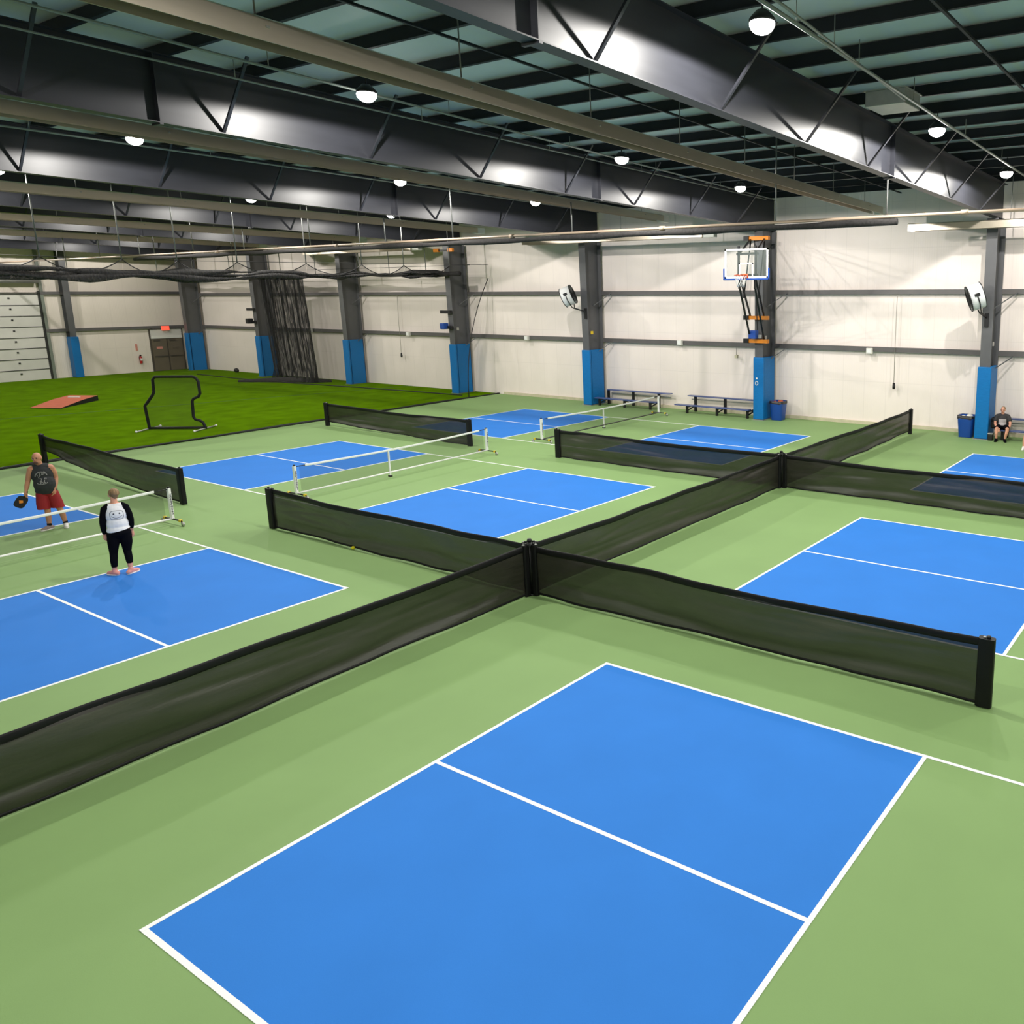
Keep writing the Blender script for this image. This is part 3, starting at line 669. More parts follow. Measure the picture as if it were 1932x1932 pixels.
# bins
def bin_(label, x, y, rx, trash):
    t = thing('trash_bin', label, 'bin', (x, y, 0), 'blue trash bins')
    h = .79; mb = MB(True)
    def P(u, v):
        a = 2*PI*u; e = .45; k = [(0, .80), (.80, 1.0), (1.0, 1.04), (1.0, .98), (.25, .82)][int(round(v*4))]
        cx = math.copysign(abs(math.cos(a))**e, math.cos(a)); sy = math.copysign(abs(math.sin(a))**e, math.sin(a))
        return (x+rx*k[1]*cx, y+rx*k[1]*sy, .01+h*k[0])
    mb.grid(P, 32, 4); mb.add([(x-rx*.8, y-rx*.8, .012), (x+rx*.8, y-rx*.8, .012), (x+rx*.8, y+rx*.8, .012), (x-rx*.8, y+rx*.8, .012)], [(0,1,2,3)])
    mb.build('tub', 'bluebin', t)
    l = MB(True)
    def Q(u, v):
        a = 2*PI*u; e = .45; wob = 1+.02*math.sin(9*a); cx = math.copysign(abs(math.cos(a))**e, math.cos(a)); sy = math.copysign(abs(math.sin(a))**e, math.sin(a))
        k = [(h-.09+.02*math.sin(5*a), 1.065*wob), (h+.015, 1.075), (h+.02, 1.0), (h-.25, .9)][int(round(v*3))]
        return (x+rx*k[1]*cx, y+rx*k[1]*sy, k[0])
    l.grid(Q, 48, 3); l.add([(x-rx*.85, y-rx*.85, h-.2), (x+rx*.85, y-rx*.85, h-.2), (x+rx*.85, y+rx*.85, h-.2), (x-rx*.85, y+rx*.85, h-.2)], [(0,1,2,3)])
    l.build('liner', 'bag', t)
    MB(True).ell((x+.05, y-.08, h-.02), (.13, .12, .07)).ell((x-.1, y+.1, h-.06), (.09, .1, .08)).build('rubbish', trash, t)
    MB().bb((x-rx*.92, y-.05, .62), (x-rx*.88, y+.05, .64)).build('grip', 'bluebin', t)
bin_('blue trash bin with black liner right of the backboard column', 28.22, 9.05, .30, 'mound')
bin_('blue trash bin with black liner left of the column near the seated man', 28.05, 1.08, .30, 'offwhite')

# backpack on the bench
t = thing('backpack', 'black backpack on the bench between the column and the seated man', 'bag', (28.5, -.02, .39))
bevel(MB().obox((28.16, .10, .58), (.12, 0, .02), (0, .12, 0), (-.04, 0, .20)).build('body', 'bag', t), .06, 3)
MB(True).tube([(28.08, .06, .76), (28.10, .10, .82), (28.12, .14, .78)], .015, 6).build('handle', 'blackmetal', t)
bevel(MB().obox((28.02, .10, .52), (.03, 0, .0), (0, .09, 0), (0, 0, .1)).build('pocket', 'bag', t), .02)
t = thing('cooler_box', 'small black cooler on the floor under the bench beside the column', 'box', (27.75, -.05, 0))
bevel(MB().bb((27.62, .02, .0), (27.80, .19, .23)).build('body', 'bag', t), .02)
bevel(MB().bb((27.61, .01, .23), (27.81, .20, .27)).build('lid', 'galv', t), .012)

# ------------------------------------------------------------------ left end wall
r = struct(MB().bb((12, 57.13, 0), (20.05, 57.19, 5.35)).build('door_1', 'rollup'))
for k in range(8):
    z = .66*(k+1)+.02
    MB().bb((12, 57.10, z-.03), (20.05, 57.135, z+.01)).build('door_panel_joint', 'dark', r)
    MB().bb((18.5, 57.09, z-.28), (18.6, 57.12, z-.19)).build('door_hinge', 'dark', r)
MB().bb((20.05, 57.08, 0), (20.14, 57.2, 5.5)).build('door_jamb', 'dark', r)
MB(True).tube([(12, 56.85, 6.1), (20.1, 56.85, 6.1)], .14, 12).build('door_shaft', 'galv', r)
MB().bb((12, 57.05, 5.36), (20.1, 57.15, 5.42)).build('door_track', 'dark', r)
struct(MB().bb((20.16, 57.02, 0), (20.32, 57.18, 8.4)).build('trim_1', 'greypost'))
t = thing('steel_column', 'narrow dark end-wall column with a blue pad, beside the roll-up door', 'column', (21.4, 56.8, 0), 'padded wall columns')
MB().bb((21.25, 56.66, 0), (21.6, 56.68, 9)).bb((21.25, 57.16, 0), (21.6, 57.18, 9)).build('flange', 'steel_col', t)
MB().bb((21.415, 56.68, 0), (21.435, 57.16, 9)).build('web', 'steel_col', t)
bevel(MB().bb((21.2, 56.55, .03), (21.66, 57.15, 2.62)).build('column_pad', 'pad', t, 'blue vinyl pad'), .03, 3)
d = struct(MB().bb((26.02, 57.12, .02), (28.18, 57.19, 2.9)).build('door_2', 'doorframe'))
for a, b in ((26.12, 27.06), (27.14, 28.08)):
    lf = MB().bb((a, 57.08, .04), (b, 57.13, 2.22)).build('door_leaf', 'door', d)
    MB().bb((a+.06, 57.03, 1.0), (b-.06, 57.08, 1.07)).build('push_bar', 'doorframe', lf)
    MB().bb((a+.25, 57.06, 1.55), (a+.62, 57.082, 1.70)).build('door_notice', 'signred' if a < 27 else 'door', lf)
    MB().bb((a+.1, 57.04, 2.08), (a+.5, 57.08, 2.18)).build('door_closer', 'doorframe', lf)
MB().bb((26.1, 57.05, 2.26), (28.1, 57.12, 2.42)).build('transom_bar', 'offwhite', d)
MB().bb((26.1, 57.09, 2.42), (28.1, 57.12, 2.88)).build('transom_panel', 'plain', d)
t = thing('exit_sign', 'glowing red exit sign above the double doors', 'sign', (27.0, 56.95, 2.95))
MB().bb((26.78, 56.92, 2.83), (27.26, 56.99, 3.09)).build('case', 'offwhite', t)
g = MB(); yq = 56.917
def LT(x, segs):   # letter strokes in a .08 x .16 cell; the wall is read facing +Y, so x runs to the right
    for (a, b, c_, e) in segs: g.bar((x+a*.075, yq, 2.875+b*.17), (x+c_*.075, yq, 2.875+e*.17), .008, .024, (0, 0, 1) if a != c_ else (1, 0, 0))
LT(26.815, [(0,0,0,1), (0,.02,1,.02), (0,.5,.9,.5), (0,.98,1,.98)])
LT(26.93, [(0,0,1,1), (0,1,1,0)])
LT(27.045, [(.5,0,.5,1)])
LT(27.14, [(0,.98,1,.98), (.5,0,.5,1)])
g.build('letters', 'exit', t, 'glowing red letters EXIT')
MB().bb((26.77, 56.919, 2.82), (27.27, 56.921, 3.10)).build('face', 'exit', t)
t = thing('fire_extinguisher', 'red fire extinguisher hung on the end wall left of the double doors', 'fire extinguisher', (25.27, 57.0, .9))
MB(True).tube([(25.27, 57.05, .62), (25.27, 57.05, .66), (25.27, 57.05, 1.06), (25.27, 57.05, 1.14)], [.07, .085, .085, .03], 14).build('cylinder', 'exting', t)
MB().bb((25.23, 56.98, 1.14), (25.31, 57.08, 1.22)).build('valve', 'blackmetal', t)
MB(True).tube([(25.24, 57.0, 1.18), (25.15, 56.98, 1.1), (25.16, 56.98, .8)], .014, 6).build('hose', 'blackmetal', t)
MB().bb((25.21, 56.958, .82), (25.33, 56.968, .98)).build('tag', 'white', t)
tag(MB().bb((25.1, 57.17, 1.5), (25.22, 57.198, 1.95)).build('wall_sign', 'signred'), 'faded red narrow sign on the end wall above the fire extinguisher', 'sign')
tag(MB(True).ell((28.5, 51.2, .16), (.15, .2, .15)).build('ball_bag', 'bag'), 'small black bag lying at the foot of the far wall left corner', 'bag')

# ------------------------------------------------------------------ hanging netting over the turf
t = thing('net_curtain', 'black netting curtain along the turf edge, tied up under the roof on steel rods', 'netting', (10, 25, 6), 'black turf netting')
band = MB(True)
xs_ = [-8+.35*k for k in range(98)]
def rad(x): return .040 + .11*max(0, min(1, (21-x)/7)) + .025*math.sin(1.9*x)+.02*math.sin(4.3*x+1)
for q in range(4):
    o1, o2 = .12*math.sin(2.1*q), .10*math.cos(1.7*q+.4)
    band.tube([(x, edge(x)+.05*math.sin(1.3*x+q)+o1*min(1, rad(x)/.1), 5.92+.012*max(0, x-14)*1.6+.06*math.sin((.9+.23*q)*x+2*q)+o2*min(1, rad(x)/.12)) for x in xs_], [rad(x)*(.62+.3*math.sin((1.1+.37*q)*x+q)) for x in xs_], 9)
band.build('gathered_band', 'bunch', t)
# festoons rising to the hanging points
H = [-6.2, -4.4, -2.6, -.8, 1.0, 2.8, 4.6, 6.4, 8.95, 11.3, 13.1, 15.3, 18.2, 20.9, 23.2, 26.0]
f = MB(True)
for a, b in zip(H[:-1], H[1:]):
    def F(u, v, a=a, b=b):
        x = a+(b-a)*u; sag = 4*u*(1-u); zt = 6.42 - .42*sag + .012*max(0, x-14); zb = 5.9+.012*max(0, x-14)*1.6
        return (x, edge(x)+.04*math.sin(7*v+5*u), zb+(max(zt, zb+.02)-zb)*v)
    f.grid(F, 14, 3)
f.build('festoon', 'fest', t)
rope = MB(True)
for a, b in zip(H[:-1], H[1:]):
    rope.tube([(a+(b-a)*k/10, edge(a+(b-a)*k/10), 6.42-.42*4*(k/10)*(1-k/10)+.012*max(0, a+(b-a)*k/10-14)) for k in range(11)], .018, 5)
rope.tube([(-8, edge(-8), 6.44), (14, edge(14), 6.44), (28.7, edge(28.7), 6.70)], .010, 5)
rope.build('rope', 'blackmetal', t)
sh = MB(True)
def Sh(u, v):
    xr = 28.6 - 2.1*(1-v)**.5 if v < 1 else 28.6     # right edge leans in toward the floor
    xr = 26.75 + 1.9*v**2.2
    x = -8 + (xr+8)*u; return (x, edge(x)+.06*math.sin(.9*x)*(1-v), .03+(5.9+.012*max(0, x-14)*1.6)*v)
sh.grid(Sh, 90, 14).build('netting_sheet', 'farnet', t)
MB(True).tube([(26.75+1.9*(k/12)**2.2, edge(26.75+1.9*(k/12)**2.2)+.02, .03+6.0*(k/12)) for k in range(13)], .022, 5).build('edge_rope', 'blackmetal', t)
MB(True).tube([(-8+1.2*k, edge(-8+1.2*k)+.08*math.sin(k), .04) for k in range(30)], .035, 6).build('bottom_rope', 'blackmetal', t)
for x in H:
    MB(True).tube([(x, edge(x), 6.42+.012*max(0, x-14)), (x, edge(x), ztop(x)+.02)], .020, 6).build('hanger_rod', 'rod', t)
# second cage net by the far wall: gathered into hanging folds
t = thing('gathered_net', 'black netting pulled together into a hanging column on the turf by the far wall', 'netting', (26.6, 41.4, 0), 'black turf netting')
gn = MB(True)
def Gn(u, v):
    a = u*2.0*PI; z = .05+6.2*v
    w = 1.05 - .0*v; lx = 26.75 + .9*(u-.5); ly = 41.6 - 2.9*(u-.5)*w + .55*(v-.5)
    fold = .13*math.sin(19*a/2+1.2*math.sin(3*v))+.08*math.sin(31*a/2+4*v)
    flare = .25*max(0, .12-v)/.12
    return (lx+fold*.9 - flare*math.cos(9*a), ly+.5*fold, z)
gn.grid(Gn, 320, 16).build('net_folds', 'bunch', t)
MB(True).tube([(25.0, 44.5, .06), (25.9, 43.2, .07), (26.6, 41.6, .09), (27.3, 40.3, .07), (27.9, 39.6, .06)], [.10, .2, .26, .2, .1], 10).build('floor_heap', 'roll', t)
MB(True).tube([(26.2, 43.4, 6.28), (26.7, 41.6, 6.33), (27.3, 39.8, 6.3)], .11, 8).build('top_tie', 'roll', t)
cab = MB(True).tube([(XN+1, 41.9, 6.30), (28.7, 41.2, 6.30)], .012, 5).build('cable', 'blackmetal', t)
for x in (0, 4, 8, 12, 16, 20, 24, 26.7): MB(True).tube([(x, 41.7, 6.3), (x, 41.7, ztop(x)+.02)], .020, 6).build('hanger_rod', 'rod', t)
t = thing('cage_net', 'black rolled netting hung low under the roof near the far wall, above the turf', 'netting', (27.2, 40, 6.2), 'black turf netting')
xs2 = [27.0+.9*k for k in range(33)]
MB(True).tube([(27.35, y, 6.28+.05*math.sin(1.3*y)) for y in xs2], [.13+.05*math.sin(.9*y)+.03*math.sin(3.1*y) for y in xs2], 8).build('rolled_band', 'roll', t)
MB(True).tube([(27.4, 26.3, 6.66), (27.4, 56.4, 6.62)], .010, 5).build('cable', 'blackmetal', t)
for y in (29.6, 32.6, 35.2, 39.3, 44, 48.5, 53): MB(True).tube([(27.38, y, 6.3), (27.38, y, 8.9)], .020, 6).build('hanger_rod', 'rod', t)
MB(True).tube([(27.15, 27.2, .045), (27.0, 31, .045), (26.7, 36, .045), (26.2, 41, .045), (26.1, 47, .045), (26.3, 52, .045)], .03, 6).build('bottom_rope', 'blackmetal', t)

# ------------------------------------------------------------------ pitching screen and mound
t = thing('pitching_screen', 'black tube-framed pitching screen standing on the turf', 'screen', (13.7, 28.2, 0))
o0 = V((13.08, 29.14, 0)); du = V((.559, -.829, 0)); nn = V((.829, .559, 0)); up = V((0,0,1))
out = [(.10, .07), (.04, .95), (.14, 1.06), (.40, 1.38), (.46, 1.50), (.48, 1.98), (.58, 2.09), (2.02, 2.09), (2.14, 2.03), (2.21, 1.90), (2.22, 1.42), (2.14, 1.30), (1.94, 1.22), (1.88, 1.12),
       (1.85, .50), (1.91, .40), (2.08, .36), (2.19, .28), (2.27, .07)]
P3 = [o0+du*u+up*(z+.02) for u, z in out]
MB(True).tube(P3, .055, 10, round_caps=True).build('frame', 'black', t)
MB(True).tube([P3[0], P3[-1]], .05, 10).build('bottom_bar', 'black', t)
net = MB(); net.add([tuple(p) for p in P3], [tuple(range(len(P3)))]); net.build('screen_net', mat('pitch_net', (.03, .03, .02), .8, alpha=.20), t)
for u in (.06, 2.26):
    ft = MB(True).tube([o0+du*u-nn*.75+up*.06, o0+du*u+nn*.75+up*.06], .028, 8).build('foot', 'galv', t)
    for s_ in (-1, 1): MB(True).ell(o0+du*u+nn*.75*s_+up*.065, (.045, .045, .045), 10, 6).build('foot_cap', 'white', ft)
t = thing('pitching_mound', 'sloped red clay portable pitching mound on the turf', 'mound', (15, 41, 0))
B0 = V((14.07, 39.58, 0)); U = V((.74, .67, 0)).normalized(); W = V((-.42, .91, 0)).normalized()
def mp(a, b, z): return B0+U*a+W*b+up*(z+.02)
Lm, Wm = 3.25, 1.62
MB().add([mp(0,0,.03), mp(1.9,-.02,.20), mp(Lm,.0,.24), mp(Lm,Wm,.24), mp(1.9,Wm,.20), mp(0,Wm,.03)], [(0,1,4,5), (1,2,3,4)]).build('clay_top', 'mound', t)
MB().add([mp(0,0,0), mp(1.9,0,0), mp(Lm,0,0), mp(Lm,Wm,0), mp(1.9,Wm,0), mp(0,Wm,0), mp(0,0,.028), mp(1.9,0,.198), mp(Lm,0,.238), mp(Lm,Wm,.238), mp(1.9,Wm,.198), mp(0,Wm,.028)],
         [(0,1,7,6), (1,2,8,7), (2,3,9,8), (3,4,10,9), (4,5,11,10), (5,0,6,11), (0,5,4,3,2,1), (6,7,10,11), (7,8,9,10)]).build('base', 'black', t)
MB().obox(mp(2.55, Wm*.55, .235), U*.08, W*.31, up*.02).build('pitching_rubber', 'white', t)

# ------------------------------------------------------------------ people
def remesh(mb, vox, smooth=4, cuts=()):
    o = bpy.data.objects.new('tmp', mb.mesh('tmp', 'skin')); COL.objects.link(o)
    r = o.modifiers.new('r', 'REMESH'); r.mode = 'VOXEL'; r.voxel_size = vox
    if smooth:
        s = o.modifiers.new('s', 'SMOOTH'); s.iterations = smooth; s.factor = .5
    dg = bpy.context.evaluated_depsgraph_get(); me = bpy.data.meshes.new_from_object(o.evaluated_get(dg))
    bpy.data.objects.remove(o)
    if cuts:
        bm = bmesh.new(); bm.from_mesh(me)
        for co, no in cuts:
            bmesh.ops.bisect_plane(bm, geom=bm.verts[:]+bm.edges[:]+bm.faces[:], plane_co=co, plane_no=no, clear_inner=True)
        bm.to_mesh(me); bm.free()
    for p in me.polygons: p.use_smooth = True
    return me
class Body:
    """local frame: s to the viewer's right, d away from the viewer, z up"""
    def __init__(b, name, label, base, fwd):
        b.base = V((*base, 0)); b.f = V((*fwd, 0)).normalized(); b.r = V((b.f.y, -b.f.x, 0))
        b.rot = Matrix((b.r, b.f, V((0,0,1)))).transposed()
        b.t = thing(name, label, 'person', tuple(b.base))
    def P(b, q): return V((q[0], q[1], q[2]))
    def part(b, name, me, m, parent=None, label=None):
        me.materials.clear(); me.materials.append(M[m]); me.name = name
        o = bpy.data.objects.new(name, me); COL.objects.link(o)
        if parent: o.parent = parent
        else:
            o.parent = b.t; o.rotation_euler = b.rot.to_euler()
        if label: o['label'] = label
        return o
def hand(mb, w, dirn, side, palm_n, L=.19, curl=.35):
    """palm plus five fingers: w wrist, dirn toward the fingertips, side toward the thumb"""
    w = V(w); d = V(dirn).normalized(); s = V(side); s = (s-d*s.dot(d)).normalized(); n = d.cross(s)
    if n.dot(V(palm_n)) < 0: n = -n
    mb.tube([w-d*.01, w+d*.045, w+d*.085], [.027, .036, .038], 10, round_caps=True)
    for k in range(4):
        off = s*(.030-.020*k); ln = (.072, .082, .076, .060)[k]*L/.19
        p0 = w+d*.085+off; p1 = p0+d*ln*.5+n*ln*.1; p2 = p1+(d*(1-curl)+n*curl).normalized()*ln*.35; p3 = p2+(d*(1-1.6*curl)+n*1.6*curl).normalized()*ln*.3
        mb.tube([p0-d*.03, p0, p1, p2, p3], [.011, .0105, .010, .009, .008], 8, round_caps=True)
    p0 = w+d*.03+s*.028; mb.tube([p0, p0+(d*.6+s*.8)*.035, p0+(d*.9+s*.5+n*.3)*.065], [.014, .012, .010], 8, round_caps=True)
def head(mb, c, face, up=(0,0,1), k=1.):
    """skull, jaw, nose and ears; face = facing direction"""
    c = V(c); f = V(face).normalized(); u = V(up).normalized(); s = f.cross(u).normalized(); u = s.cross(f)
    R = Matrix((s, f, u)).transposed()
    mb.ell(c+u*.02*k, (.076*k, .095*k, .098*k), 20, 14, R); mb.ell(c-u*.055*k+f*.025*k, (.058*k, .066*k, .062*k), 16, 10, R)
    mb.ell(c+f*.100*k-u*.012*k, (.014*k, .020*k, .022*k), 10, 8, R); mb.ell(c+f*.088*k+u*.030*k, (.050*k, .012*k, .012*k), 10, 8, R)
    for q in (-1, 1): mb.ell(c+s*.078*k*q-u*.005*k, (.012*k, .022*k, .034*k), 10, 8, R)
    return s, f, u
def face_parts(B, body, c, face, k=1.):
    c = V(c); f = V(face).normalized(); s = f.cross(V((0,0,1))).normalized()
    e = MB(True)
    for q in (-1, 1): e.ell(c+f*.088*k+s*.030*k*q+V((0,0,.014*k)), (.013*k, .013*k, .008*k), 10, 6)
    B.part('eyes', e.mesh('eyes', 'eye'), 'eye', body)
    B.part('mouth', MB(True).ell(c+f*.088*k-V((0,0,.058*k)), (.022*k, .012*k, .006*k), 10, 6).mesh('mouth', 'lips'), 'lips', body)
    return s, f
def shoe(B, ank, toe_dir, m, name='shoe', sole='shoewhite', size=1.):
    d = V((toe_dir[0], toe_dir[1], 0)).normalized(); s = V((-d.y, d.x, 0)); a = V((ank[0], ank[1], 0)); mb = MB(True)
    mb.tube([a-d*.055+V((0,0,.045)), a+V((0,0,.055)), a+d*.09*size+V((0,0,.048)), a+d*.165*size+V((0,0,.036))], [.044, .050, .046, .035], 12, round_caps=True)
    mb.tube([a+V((0,0,.05)), a+V((0,0,.10))], [.052, .047], 12, round_caps=True)
    me = remesh(mb, .010, 3, [((0, 0, .022), (0, 0, 1))]); o = B.part(name, me, m)
    sm = MB(True)
    def Q(u, v):
        q = 2*PI*u; w = .047 if math.cos(q) > 0 else .040
        return tuple(a+d*(.055*size+.16*size*math.cos(q))+s*(w*math.sin(q))*(0 if v > .9 else 1)*1 + d*(0) + V((0,0,(.002, .028, .028)[int(round(v*2))])))
    pr = [(.055*size+.155*size*math.cos(2*PI*k/20), .050*math.sin(2*PI*k/20)) for k in range(20)]
    sm.sweep(pr, a+V((0,0,.002)), a+V((0,0,.028)), d, s)
    B.part('sole', sm.mesh('sole', sole), sole, o)
    return o

# --- man with paddle
B = Body('person', 'bald man in a dark tank top and red shorts holding a paddle by his side', (5.04, 15.34), (.317, .948))
mb = MB(True)
face = (-.42, -1, -.06); hc = (-.145, -.03, 1.665)
head(mb, hc, face, k=1.1)
mb.tube([(-.115, .01, 1.47), (-.135, -.012, 1.60)], [.066, .060], 12, round_caps=True)
mb.ell((-.105, .0, 1.30), (.195, .125, .22)); mb.ell((-.085, -.03, 1.06), (.190, .150, .20)); mb.ell((-.075, .01, .92), (.180, .135, .13))
mb.tube([(-.27, .01, 1.425), (-.115, .01, 1.475), (.055, .01, 1.425)], [.075, .075, .075], 12, round_caps=True)
armL = [(-.285, .0, 1.42), (-.325, .02, 1.30), (-.365, .03, 1.17), (-.40, .0, 1.05), (-.43, -.045, .945)]
armR = [(.07, .0, 1.42), (.105, .02, 1.30), (.125, .03, 1.17), (.105, -.03, 1.05), (.075, -.085, .94)]
rr = [.066, .062, .049, .047, .030]
mb.tube(armL, rr, 12, round_caps=True); mb.tube(armR, rr, 12, round_caps=True)
hand(mb, (-.435, -.05, .935), (-.12, -.12, -1), (.3, -1, 0), (1, .2, 0), curl=.75)
hand(mb, (.072, -.09, .93), (-.25, -.1, -1), (-.4, -1, 0), (-1, .3, 0), curl=.4)
legL = [(-.155, .01, .90), (-.135, -.01, .68), (-.115, -.02, .46), (-.12, .015, .30), (-.125, .01, .09)]
legR = [(.01, .01, .90), (.06, -.01, .68), (.105, -.02, .46), (.14, .02, .30), (.165, .02, .09)]
rl = [.105, .092, .060, .060, .040]
mb.tube(legL, rl, 12, round_caps=True); mb.tube(legR, rl, 12, round_caps=True)
body = B.part('body', remesh(mb, .0085, 3), 'skin')
s_, f_ = face_parts(B, body, hc, face, 1.1)
B.part('eyebrows', MB(True).ell(V(hc)+f_*.100+s_*.033+V((0,0,.036)), (.022, .012, .006), 10, 6).ell(V(hc)+f_*.100-s_*.033+V((0,0,.036)), (.022, .012, .006), 10, 6).mesh('eyebrows', 'goatee'), 'goatee', body)
B.part('goatee', MB(True).ell(V(hc)+f_*.086-V((0,0,.085)), (.042, .030, .034), 12, 8).mesh('goatee', 'goatee'), 'goatee', body)
mb = MB(True)
mb.ell((-.105, .0, 1.28), (.210, .140, .235)); mb.ell((-.108, .0, 1.38), (.165, .115, .125)); mb.ell((-.085, -.03, 1.06), (.207, .168, .24)); mb.ell((-.078, .0, .93), (.205, .158, .16))
mb.tube([(-.215, .01, 1.435), (-.11, .01, 1.47), (.0, .01, 1.435)], [.084, .088, .084], 12, round_caps=True); mb.tube([(-.225, .01, 1.40), (-.21, .01, 1.465)], [.085, .068], 12, round_caps=True); mb.tube([(.015, .01, 1.40), (-.01, .01, 1.465)], [.085, .068], 12, round_caps=True)
tank = B.part('tank_top', remesh(mb, .011, 4, [((0, 0, .845), (0, 0, 1))]), 'tank')
bv = BVHTree.FromPolygons([v.co for v in tank.data.vertices], [p.vertices for p in tank.data.polygons])
def stamp(bv, uv, y, sg, r, off=.003):
    pts = []
    for u, z in uv:
        h = bv.ray_cast(V((u, y, z)), V((0, sg, 0)))
        if h[0]: pts.append(h[0]-V((0, sg*off, 0)))
    m = MB()
    if len(pts) > 1: m.tube(pts, r, 5)
    return m
g = MB()
rnd = random.Random(3)
for k in range(26):       # abstract grey chest print: an arched band over a blotch
    a = PI*(.05+.9*k/25)
    st = stamp(bv, [(-.125+.105*math.cos(a+q), 1.26+.10*math.sin(a+q)) for q in (0, .12)], -.6, 1, .011); g.add(st.v, st.f)
for k in range(22):
    u0 = -.125+rnd.uniform(-.08, .08); z0_ = 1.22+rnd.uniform(-.13, .10)
    st = stamp(bv, [(u0, z0_), (u0+rnd.uniform(-.03, .03), z0_+rnd.uniform(.02, .06))], -.6, 1, .008); g.add(st.v, st.f)
for k in range(12):
    a = PI*(1.15+.7*k/11)
    st = stamp(bv, [(-.125+.10*math.cos(a+q), 1.14+.05*math.sin(a+q)) for q in (0, .2)], -.6, 1, .008); g.add(st.v, st.f)
B.part('chest_print', g.mesh('chest_print', 'print'), 'print', tank, 'faded grey print')
mb = MB(True)
mb.ell((-.075, .01, .90), (.200, .155, .13))
mb.tube([(-.16, .0, .86), (-.175, -.01, .62), (-.17, -.01, .46)], [.118, .125, .125], 16); mb.tube([(.015, .0, .86), (.06, -.01, .62), (.085, -.01, .46)], [.118, .125, .125], 16)
B.part('shorts', remesh(mb, .011, 3, [((0, 0, .50), (0, 0, 1)), ((0, 0, .955), (0, 0, -1))]), 'redshorts')
for leg, td, nm in ((legL, (-.8, -.6), 'shoe'), (legR, (.05, -1), 'shoe')):
    a = leg[-1]; shoe(B, a, td, 'shoe' if leg is legL else 'shoewhite', nm)
    B.part('sock', MB(True).tube([(a[0], a[1], .09), (a[0]-.002, a[1], .15)], [.047, .046], 12).mesh('sock', 'blackcloth'), 'blackcloth')
# paddle held in his hand (its own thing)
fL = B.base + B.r*(-.445) + B.f*(-.09); t = thing('pickleball_paddle', 'black paddle with an orange mark held by the bald man', 'paddle', (fL.x, fL.y, .82))
Wp = lambda q: B.base + B.r*q[0] + B.f*q[1] + V((0,0,q[2]))
h0 = V((-.435, -.065, .895)); dp = V((-.55, -.14, -.80)).normalized(); sp = V((.82, -.12, -.55)); sp = (sp-dp*sp.dot(dp)).normalized(); np_ = dp.cross(sp)
MB(True).tube([Wp(h0-dp*.06), Wp(h0+dp*.09)], .016, 8).build('handle', 'blackmetal', t)
pr = []
for k in range(24):
    a = 2*PI*k/24; e = .6; pr.append((.105*math.copysign(abs(math.cos(a))**e, math.cos(a)), .135*math.copysign(abs(math.sin(a))**e, math.sin(a))))
cw = h0+dp*.20; n3 = (B.r*np_.x+B.f*np_.y+V((0,0,np_.z))); s3 = (B.r*sp.x+B.f*sp.y+V((0,0,sp.z))); d3 = (B.r*dp.x+B.f*dp.y+V((0,0,dp.z)))
pf = MB().sweep(pr, Wp(cw)-n3*.008, Wp(cw)+n3*.008, s3, d3).build('face', 'blackmetal', t)
for sg in (-1, 1): MB().sweep([(-.045, -.02), (.02, -.045), (.045, .0), (-.01, .04)], Wp(cw)+n3*sg*.0081, Wp(cw)+n3*sg*.0095, s3, d3).build('mark', 'orange', pf, 'orange mark')

# --- woman seen from behind
B = Body('person', 'woman seen from behind in a white shirt with black sleeves and a smiling face', (4.31, 10.44), (.36, .933))
mb = MB(True)
face = (-.35, 1, -.25); hc = (.03, .04, 1.555)
head(mb, hc, face, k=.97)
mb.tube([(.025, .0, 1.37), (.028, .02, 1.50)], [.058, .052], 12, round_caps=True)
mb.ell((.025, .0, 1.20), (.165, .115, .20)); mb.ell((.03, .01, .98), (.165, .125, .17)); mb.ell((.03, .0, .84), (.180, .140, .14))
mb.tube([(-.115, .0, 1.31), (.025, .0, 1.365), (.165, .0, 1.31)], .062, 12, round_caps=True)
armL = [(-.13, .0, 1.30), (-.17, -.01, 1.17), (-.195, .0, 1.045), (-.195, .04, .93), (-.19, .07, .815)]
armR = [(.18, .0, 1.30), (.22, -.01, 1.17), (.24, .0, 1.045), (.238, .04, .93), (.232, .08, .815)]
ra = [.055, .050, .041, .039, .026]
mb.tube(armL, ra, 12, round_caps=True); mb.tube(armR, ra, 12, round_caps=True)
hand(mb, (-.19, .072, .81), (.03, .1, -1), (.2, 1, 0), (1, 0, 0), L=.17); hand(mb, (.232, .082, .81), (-.03, .1, -1), (-.2, 1, 0), (-1, 0, 0), L=.17)
legL = [(-.055, .0, .82), (-.08, .01, .62), (-.10, .01, .44), (-.115, -.01, .28), (-.125, .0, .08)]
legR = [(.115, .0, .82), (.125, .01, .62), (.115, .01, .44), (.125, -.02, .28), (.125, -.06, .08)]
rl = [.105, .090, .060, .055, .034]
mb.tube(legL, rl, 12, round_caps=True); mb.tube(legR, rl, 12, round_caps=True)
body = B.part('body', remesh(mb, .0085, 3), 'skin2')
face_parts(B, body, hc, face, .97)
mb = MB(True); mb.ell(V(hc)+V((.012, -.022, .035)), (.088, .095, .090), 18, 12); mb.ell(V(hc)+V((.03, -.075, .02)), (.055, .040, .055), 14, 10); mb.ell(V(hc)+V((.025, -.07, -.035)), (.045, .035, .035), 12, 8)
B.part('hair', remesh(mb, .009, 2), 'hair', None, 'dark blond hair in a low bun')
mb = MB(True)
mb.ell((.025, .0, 1.19), (.180, .132, .215)); mb.ell((.03, .005, 1.00), (.180, .142, .20)); mb.ell((.032, .0, .88), (.192, .152, .13)); mb.tube([(-.06, .0, 1.33), (.025, .0, 1.365), (.11, .0, 1.33)], .078, 12, round_caps=True)
